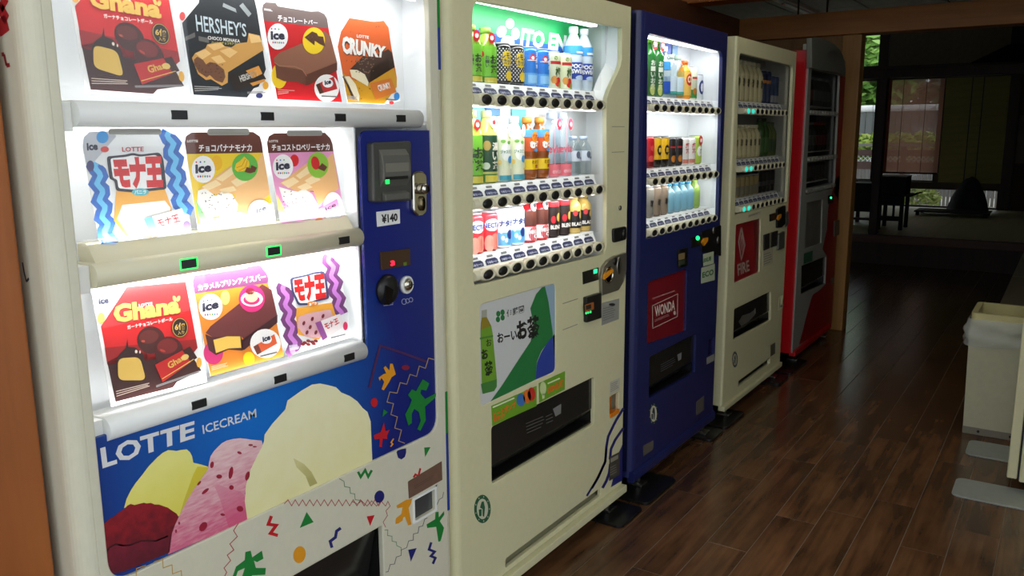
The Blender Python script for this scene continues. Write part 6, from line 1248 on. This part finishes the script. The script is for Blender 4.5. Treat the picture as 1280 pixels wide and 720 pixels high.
# ================================================================== RED MACHINE (fifth)
Wf, Xf = Fr(970, 30, 3.273), Fr(970, 220, 3.273)
Y0, Y1 = (PX(1013, 50, XF).y+PX(990, 440, XF).y)/2-.01, (PX(1058, 70, XF).y+PX(1037, 408, XF).y)/2-.02
T5 = root('vending_machine', (XF-.3, (Y0+Y1)/2, 0), 'red drinks vending machine with an arched grey header and dark window', 'vending machine')
win = rnd(yz(Wf, [(146, 185), (262, 210), (240, 670), (122, 700)]), .01, 4)
PALE = M('silver_grey_front', (150, 150, 142), .4, noise=.06, scale=20)
poster = rnd(yz(Xf, [(126, 110), (192, 96), (186, 275), (118, 298)]), .004, 3)
hl, ho = tray(T5, Xf, [(105, 368), (207, 328), (203, 440), (102, 486)], 'delivery_hatch', M('hatch_dark', (30, 30, 30), .4), .08)
shell(T5, Y0, Y1, .075, 1.86, [win, poster, hl], PALE, .012, .02, mat_side=RED_E)
feet(T5, Y0, Y1, .075)
for o in [c for c in T5.children if c.name.startswith('door_edge') or c.name.startswith('door_top')]: o.data.materials[0] = RED_E
# pale edge cap at the top corner, red side skin
MB().box(XF-.255, XF-.02, Y0-.002, Y0+.0005, .08, 1.85, RED_E).build('side_skin', T5)
MB().box(XF-.035, XF+.004, Y0-.004, Y0+.02, 1.862, 1.895, M('cap_grey', (176, 178, 160), .5)).build('corner_cap', T5, bevel=.004)
MB().box(XF-.008, XF+.003, Y0+.002, Y0+.016, .08, 1.85, M('edge_silver', (150, 150, 144), .4)).build('edge_trim', T5)
ptsh = yz(Wf, [(147, 180), (147, 56), (165, 54), (185, 57), (212, 66), (238, 80), (258, 98), (272, 122), (281, 150), (285, 180), (285, 214), (265, 204)], XF+.025)
hd = MB().prism(ptsh, XF-.006, XF+.025, 'x', M('header_grey', (112, 114, 104), .45)).build('header', T5, bevel=.006)
A = Art((XF+.025, 0, 0)).F(Wf); A.ell(232, 130, 24, 26, (100, 98, 92)).stroke([(215, 125), (235, 112), (255, 130)], 5, (110, 96, 90)); A.build('header_print', hd)
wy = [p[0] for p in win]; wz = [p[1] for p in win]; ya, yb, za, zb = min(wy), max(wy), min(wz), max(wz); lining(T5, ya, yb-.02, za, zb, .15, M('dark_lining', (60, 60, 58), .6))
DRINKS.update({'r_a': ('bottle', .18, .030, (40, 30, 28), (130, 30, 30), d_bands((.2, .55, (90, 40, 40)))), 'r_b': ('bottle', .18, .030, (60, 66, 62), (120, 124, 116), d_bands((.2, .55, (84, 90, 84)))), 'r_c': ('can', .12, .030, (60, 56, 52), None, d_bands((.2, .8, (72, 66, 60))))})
W5 = {'r_a': ('cola_bottle', 'dark cola bottle with a red cap', 'bottle'), 'r_b': ('tea_bottle', 'dim grey-green bottle', 'bottle'), 'r_c': ('drink_can', 'dim brown can', 'can')}
YB[0] = yb+.01
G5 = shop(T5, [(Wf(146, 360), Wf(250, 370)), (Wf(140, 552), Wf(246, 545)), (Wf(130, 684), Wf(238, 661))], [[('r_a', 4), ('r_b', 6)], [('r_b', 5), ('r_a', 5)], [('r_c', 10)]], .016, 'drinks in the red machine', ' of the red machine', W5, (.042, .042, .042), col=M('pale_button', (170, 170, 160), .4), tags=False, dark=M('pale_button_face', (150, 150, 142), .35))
pane(T5, ya+.002, yb-.002, za+.002, zb-.002, XF-.020)
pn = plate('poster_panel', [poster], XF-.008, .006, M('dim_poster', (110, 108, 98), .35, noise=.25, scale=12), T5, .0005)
RD = M('red_print', (150, 14, 22), .35)
A = Art((XF, 0, 0)).F(Xf); A.poly([(252, 0), (236, 40), (214, 130), (208, 220), (190, 300), (207, 326), (203, 442), (180, 466), (150, 486), (128, 560), (95, 690), (228, 605), (240, 400), (256, 100), (262, 0)], RD); A.F(Wf).poly([(263, 212), (284, 216), (262, 600), (256, 720), (238, 690), (242, 660)], RD); A.build('red_swoosh', T5)
m = MB(); MB().box(XF-.02, XF+.02, Y0+.004, Y1, .058, .088, RED_E).build('bottom_lip', T5, bevel=.004)
sticker(T5, Xf, [(114, 318), (150, 304), (148, 348), (112, 360)], (40, 96, 70), 'green_sticker')
dp = hold('amount_display', Xf, [(212, 80), (232, 76), (232, 108), (213, 114)], T5, BLACK_P, .002, .004, .008, bevel=.001)
A = Art((XF+.004, 0, 0)).F(Xf); A.ell(225, 89, 4, 5, glow((40, 240, 160), 2.0), n=10); A.build('ready_lamp', dp)
bv = hold('bill_validator', Xf, [(236, 185), (256, 178), (254, 240), (236, 246)], T5, M('grey_metal', (110, 108, 100), .35, metal=.5), .004, .008, .012, bevel=.002)
hold('coin_return', Xf, [(224, 418), (236, 408), (235, 436), (224, 440)], T5, M('grey_metal', (110, 108, 100), .35, metal=.5), .004, .006, .010, bevel=.002)
c_ = PX(*Wf(234, 494), XF-.045); o = MB().lathe([(.008, 0), (.012, .006), (.007, .012), (0, .012)], (XF-.05, c_.y, c_.z), glow((255, 160, 40), 1.6), 12, 'x', sc=(1.6, 4.0)).build('lamp_reflection', T5)  # glowing shape standing in for an orange light reflected in the window

# ================================================================== THINGS ON THE FLOOR
P2 = PZ(777, 659, .01)
black_plate(P2.y, P2.y+.19, P2.x, 'black floor plate under the far foot of the tea machine')
P3 = PZ(835, 598, .01)
black_plate(P2.y+.225, P3.y+.02, P2.x+.0, 'black floor plate under the near foot of the navy machine')
q = PZ(890, 551, .01); q2 = PZ(937, 516, .01)
black_plate(q.y, q.y+.17, q.x, 'black floor plate under the far foot of the navy machine'); black_plate(q.y+.2, q2.y, q.x, 'black floor plate under the near foot of the unlit cream machine')
q = PZ(980, 478, .01); black_plate(q.y-.05, q.y+.16, q.x-.01, 'black floor plate under the far foot of the unlit cream machine'); black_plate(q.y+.2, q.y+.55, q.x-.01, 'black floor plate under the near foot of the red machine')

# machine on the right, seen from its side
rx, ry = PZ(1257, 606, .03).x, PZ(1257, 606, .03).y
T6 = root('side_machine', (rx+.35, ry+.28, 0), 'cream machine standing side-on by the waste bin on grey plates', 'vending machine')
MB().box(rx, rx+.035, ry, ry+.56, .06, 1.83, BEIGE).build('door', T6, bevel=.006)
MB().box(rx+.042, rx+.7, ry+.004, ry+.556, .05, 1.82, BEIGE).build('cabinet', T6, bevel=.005)
MB().box(rx+.035, rx+.042, ry+.012, ry+.548, .06, 1.81, BLACK_P).build('door_gasket', T6)
for x in (rx+.10, rx+.6):
    for y in (ry+.06, ry+.5):
        f = MB().lathe([(.012, .008), (.012, .055)], (x, y, 0), BLACK_P, 10).build('foot', T6); MB().box(x-.03, x+.03, y-.03, y+.03, .0075, .016, BLACK_P).build('foot_pad', f)
GP = (150, 156, 150)
for (a, b, lb) in (((1196, 596), (1200, 620), 'long grey floor plate under the near feet of the side machine'), ((1212, 549), (1214, 568), 'grey floor plate tucked under the far feet of the side machine')):
    p, q = PZ(*a, .007), PZ(*b, .007); y0, y1 = q.y, p.y; xl = min(p.x, q.x)
    m = MB(); m.prism(rnd([(xl, y0), (rx+.7, y0), (rx+.7, y1), (xl, y1)], [.035, .0, .0, .035], 5), 0, .0072, 'z', M('grey_plate', GP, .35, noise=.05, scale=30)); tag(m.build('floor_plate', bevel=.0015, seg=1), lb, 'plate', 'grey floor plates')
# waste bin with a bag
bl_, by = PZ(1201, 541, 0).x, PZ(1201, 541, 0).y
rim = PY(1215.5, 394, by); BW, BD = .46, .30; bz = rim.z
T7 = root('waste_bin', (bl_+BW/2, by+BD/2, 0), 'cream waste bin with a clear plastic bag folded over its rim', 'waste bin')
BINM = M('bin_cream', (196, 194, 166), .5, noise=.04, scale=40)
m = MB(); t0, t1 = .0, .02                                     # tapering box, open on top
def binring(z, k): return [(bl_-k, by-k, z), (bl_+BW+k, by-k, z), (bl_+BW+k, by+BD+k, z), (bl_-k, by+BD+k, z)]
vs = binring(.035, -.005)+binring(bz-.03, .006)+binring(bz-.03, .002)+binring(.04, -.009)
m.add(vs, [(0, 1, 5, 4), (1, 2, 6, 5), (2, 3, 7, 6), (3, 0, 4, 7), (4, 5, 9, 8), (5, 6, 10, 9), (6, 7, 11, 10), (7, 4, 8, 11), (8, 9, 13, 12), (9, 10, 14, 13), (10, 11, 15, 14), (11, 8, 12, 15), (12, 13, 14, 15), (3, 2, 1, 0)], BINM); m.build('body', T7, bevel=.004)
MB().box(bl_+.004, bl_+BW-.004, by+.004, by+BD-.004, 0, .036, M('bin_base', (130, 126, 112), .6)).build('base', T7, bevel=.004)
for k in (.07, .2, .33): MB().lathe([(.006, 0), (.006, -.004), (0, -.004)], (bl_+k, by+.0035, .02), BLACK_P, 10, 'y').build('base_screw', T7)
RIMM = M('rim_yellow', (214, 206, 150), .45)
def hloop(x0, x1, y0, y1, r): return rnd([(x0, y0), (x1, y0), (x1, y1), (x0, y1)], r, 5)
m = MB(); z0, z1 = bz-.03, bz+.012; A0 = hloop(bl_-.004, bl_+BW+.004, by-.006, by+BD+.004, .03); A1 = hloop(bl_+.02, bl_+BW-.02, by+.018, by+BD-.02, .02); n = len(A0)
m.add([(x, y, z) for lp_, z in ((A0, z0), (A0, z1), (A1, z1), (A1, z0-.02)) for x, y in lp_], [(j*n+i, j*n+(i+1) % n, (j+1)*n+(i+1) % n, (j+1)*n+i) for j in range(3) for i in range(n)], RIMM); m.build('rim', T7)
m = MB(); m.box(bl_+.022, bl_+BW-.022, by+.02, by+BD-.022, bz-.05, bz-.045, M('bin_inner', (150, 140, 90), .6)); m.build('inner_board', T7)
MB().box(bl_+.06, bl_+.075, by+.08, by+.2, bz-.045, bz-.03, M('amber_scrap', (206, 150, 60), .5)).build('divider', T7)
_M[('bag_film_', (226, 232, 226), .25)] = M('bag_crinkle', (226, 232, 226), .25, bump=1.0, scale=22)
BAG = sheet('bag_film', (226, 232, 226), .42)
m = MB(); nx = 26; lv = 9; per = []
hl_ = hloop(bl_-.010, bl_+BW+.010, by-.012, by+BD+.010, .03)
def dens(lp_, k):
    o = []
    for i in range(len(lp_)):
        a, b = Vector(lp_[i]), Vector(lp_[(i+1) % len(lp_)]); n_s = max(1, int((b-a).length/.018))
        for j in range(n_s): o.append(a.lerp(b, j/n_s))
    return o
ring = dens(hl_, 0); n = len(ring); cc = Vector((bl_+BW/2, by+BD/2)); vs = []
for j in range(lv):
    t_ = j/(lv-1)
    for i, p in enumerate(ring):
        out = (p-cc).normalized(); w1 = math.sin(i*.9+j*.7)*.006+math.sin(i*.37-j*1.3)*.007
        drop = .002+t_*(.115+.014*math.sin(i*.23)); o2 = .004+.016*math.sin(t_*2.2)+w1*math.sin(t_*math.pi*.9)
        vs.append((p.x+out.x*o2, p.y+out.y*o2, bz-.012-drop+.012*math.sin(i*.5+2*t_)*t_*(1-t_)))
m.add(vs, [(j*n+i, j*n+(i+1) % n, (j+1)*n+(i+1) % n, (j+1)*n+i) for j in range(lv-1) for i in range(n)], BAG, True); m.build('bag', T7)
# low bench units beyond it
for k, (ya_, yb_) in enumerate(((5.15, 6.62), (6.65, 8.1))):
    z = .42; xe = PZ(1251, 376, z).x-.0
    t = root('low_bench', (xe+.3, (ya_+yb_)/2, 0), ['cream low bench unit standing just past the waste bin', 'cream low bench unit at the far end by the wall'][k], 'bench')
    MB().box(xe, xe+.8, ya_, yb_, z-.04, z, M('bench_top', (140, 132, 108), .6, noise=.05, scale=20)).build('top', t, bevel=.005)
    MB().box(xe+.03, xe+.8, ya_+.02, yb_-.02, .05, z-.04, BEIGE).build('carcass', t)
    MB().box(xe+.06, xe+.8, ya_+.03, yb_-.03, 0, .05, BLACK_P).build('plinth', t)
# sliver of orange timber at the near right
q = PZ(1275, 700, 0)
struct(MB().box(q.x+.016, q.x+.14, q.y-.32, q.y-.16, 0, .9, ORANGE).build('trim_6', bevel=.004), 'orange timber newel at the near right')
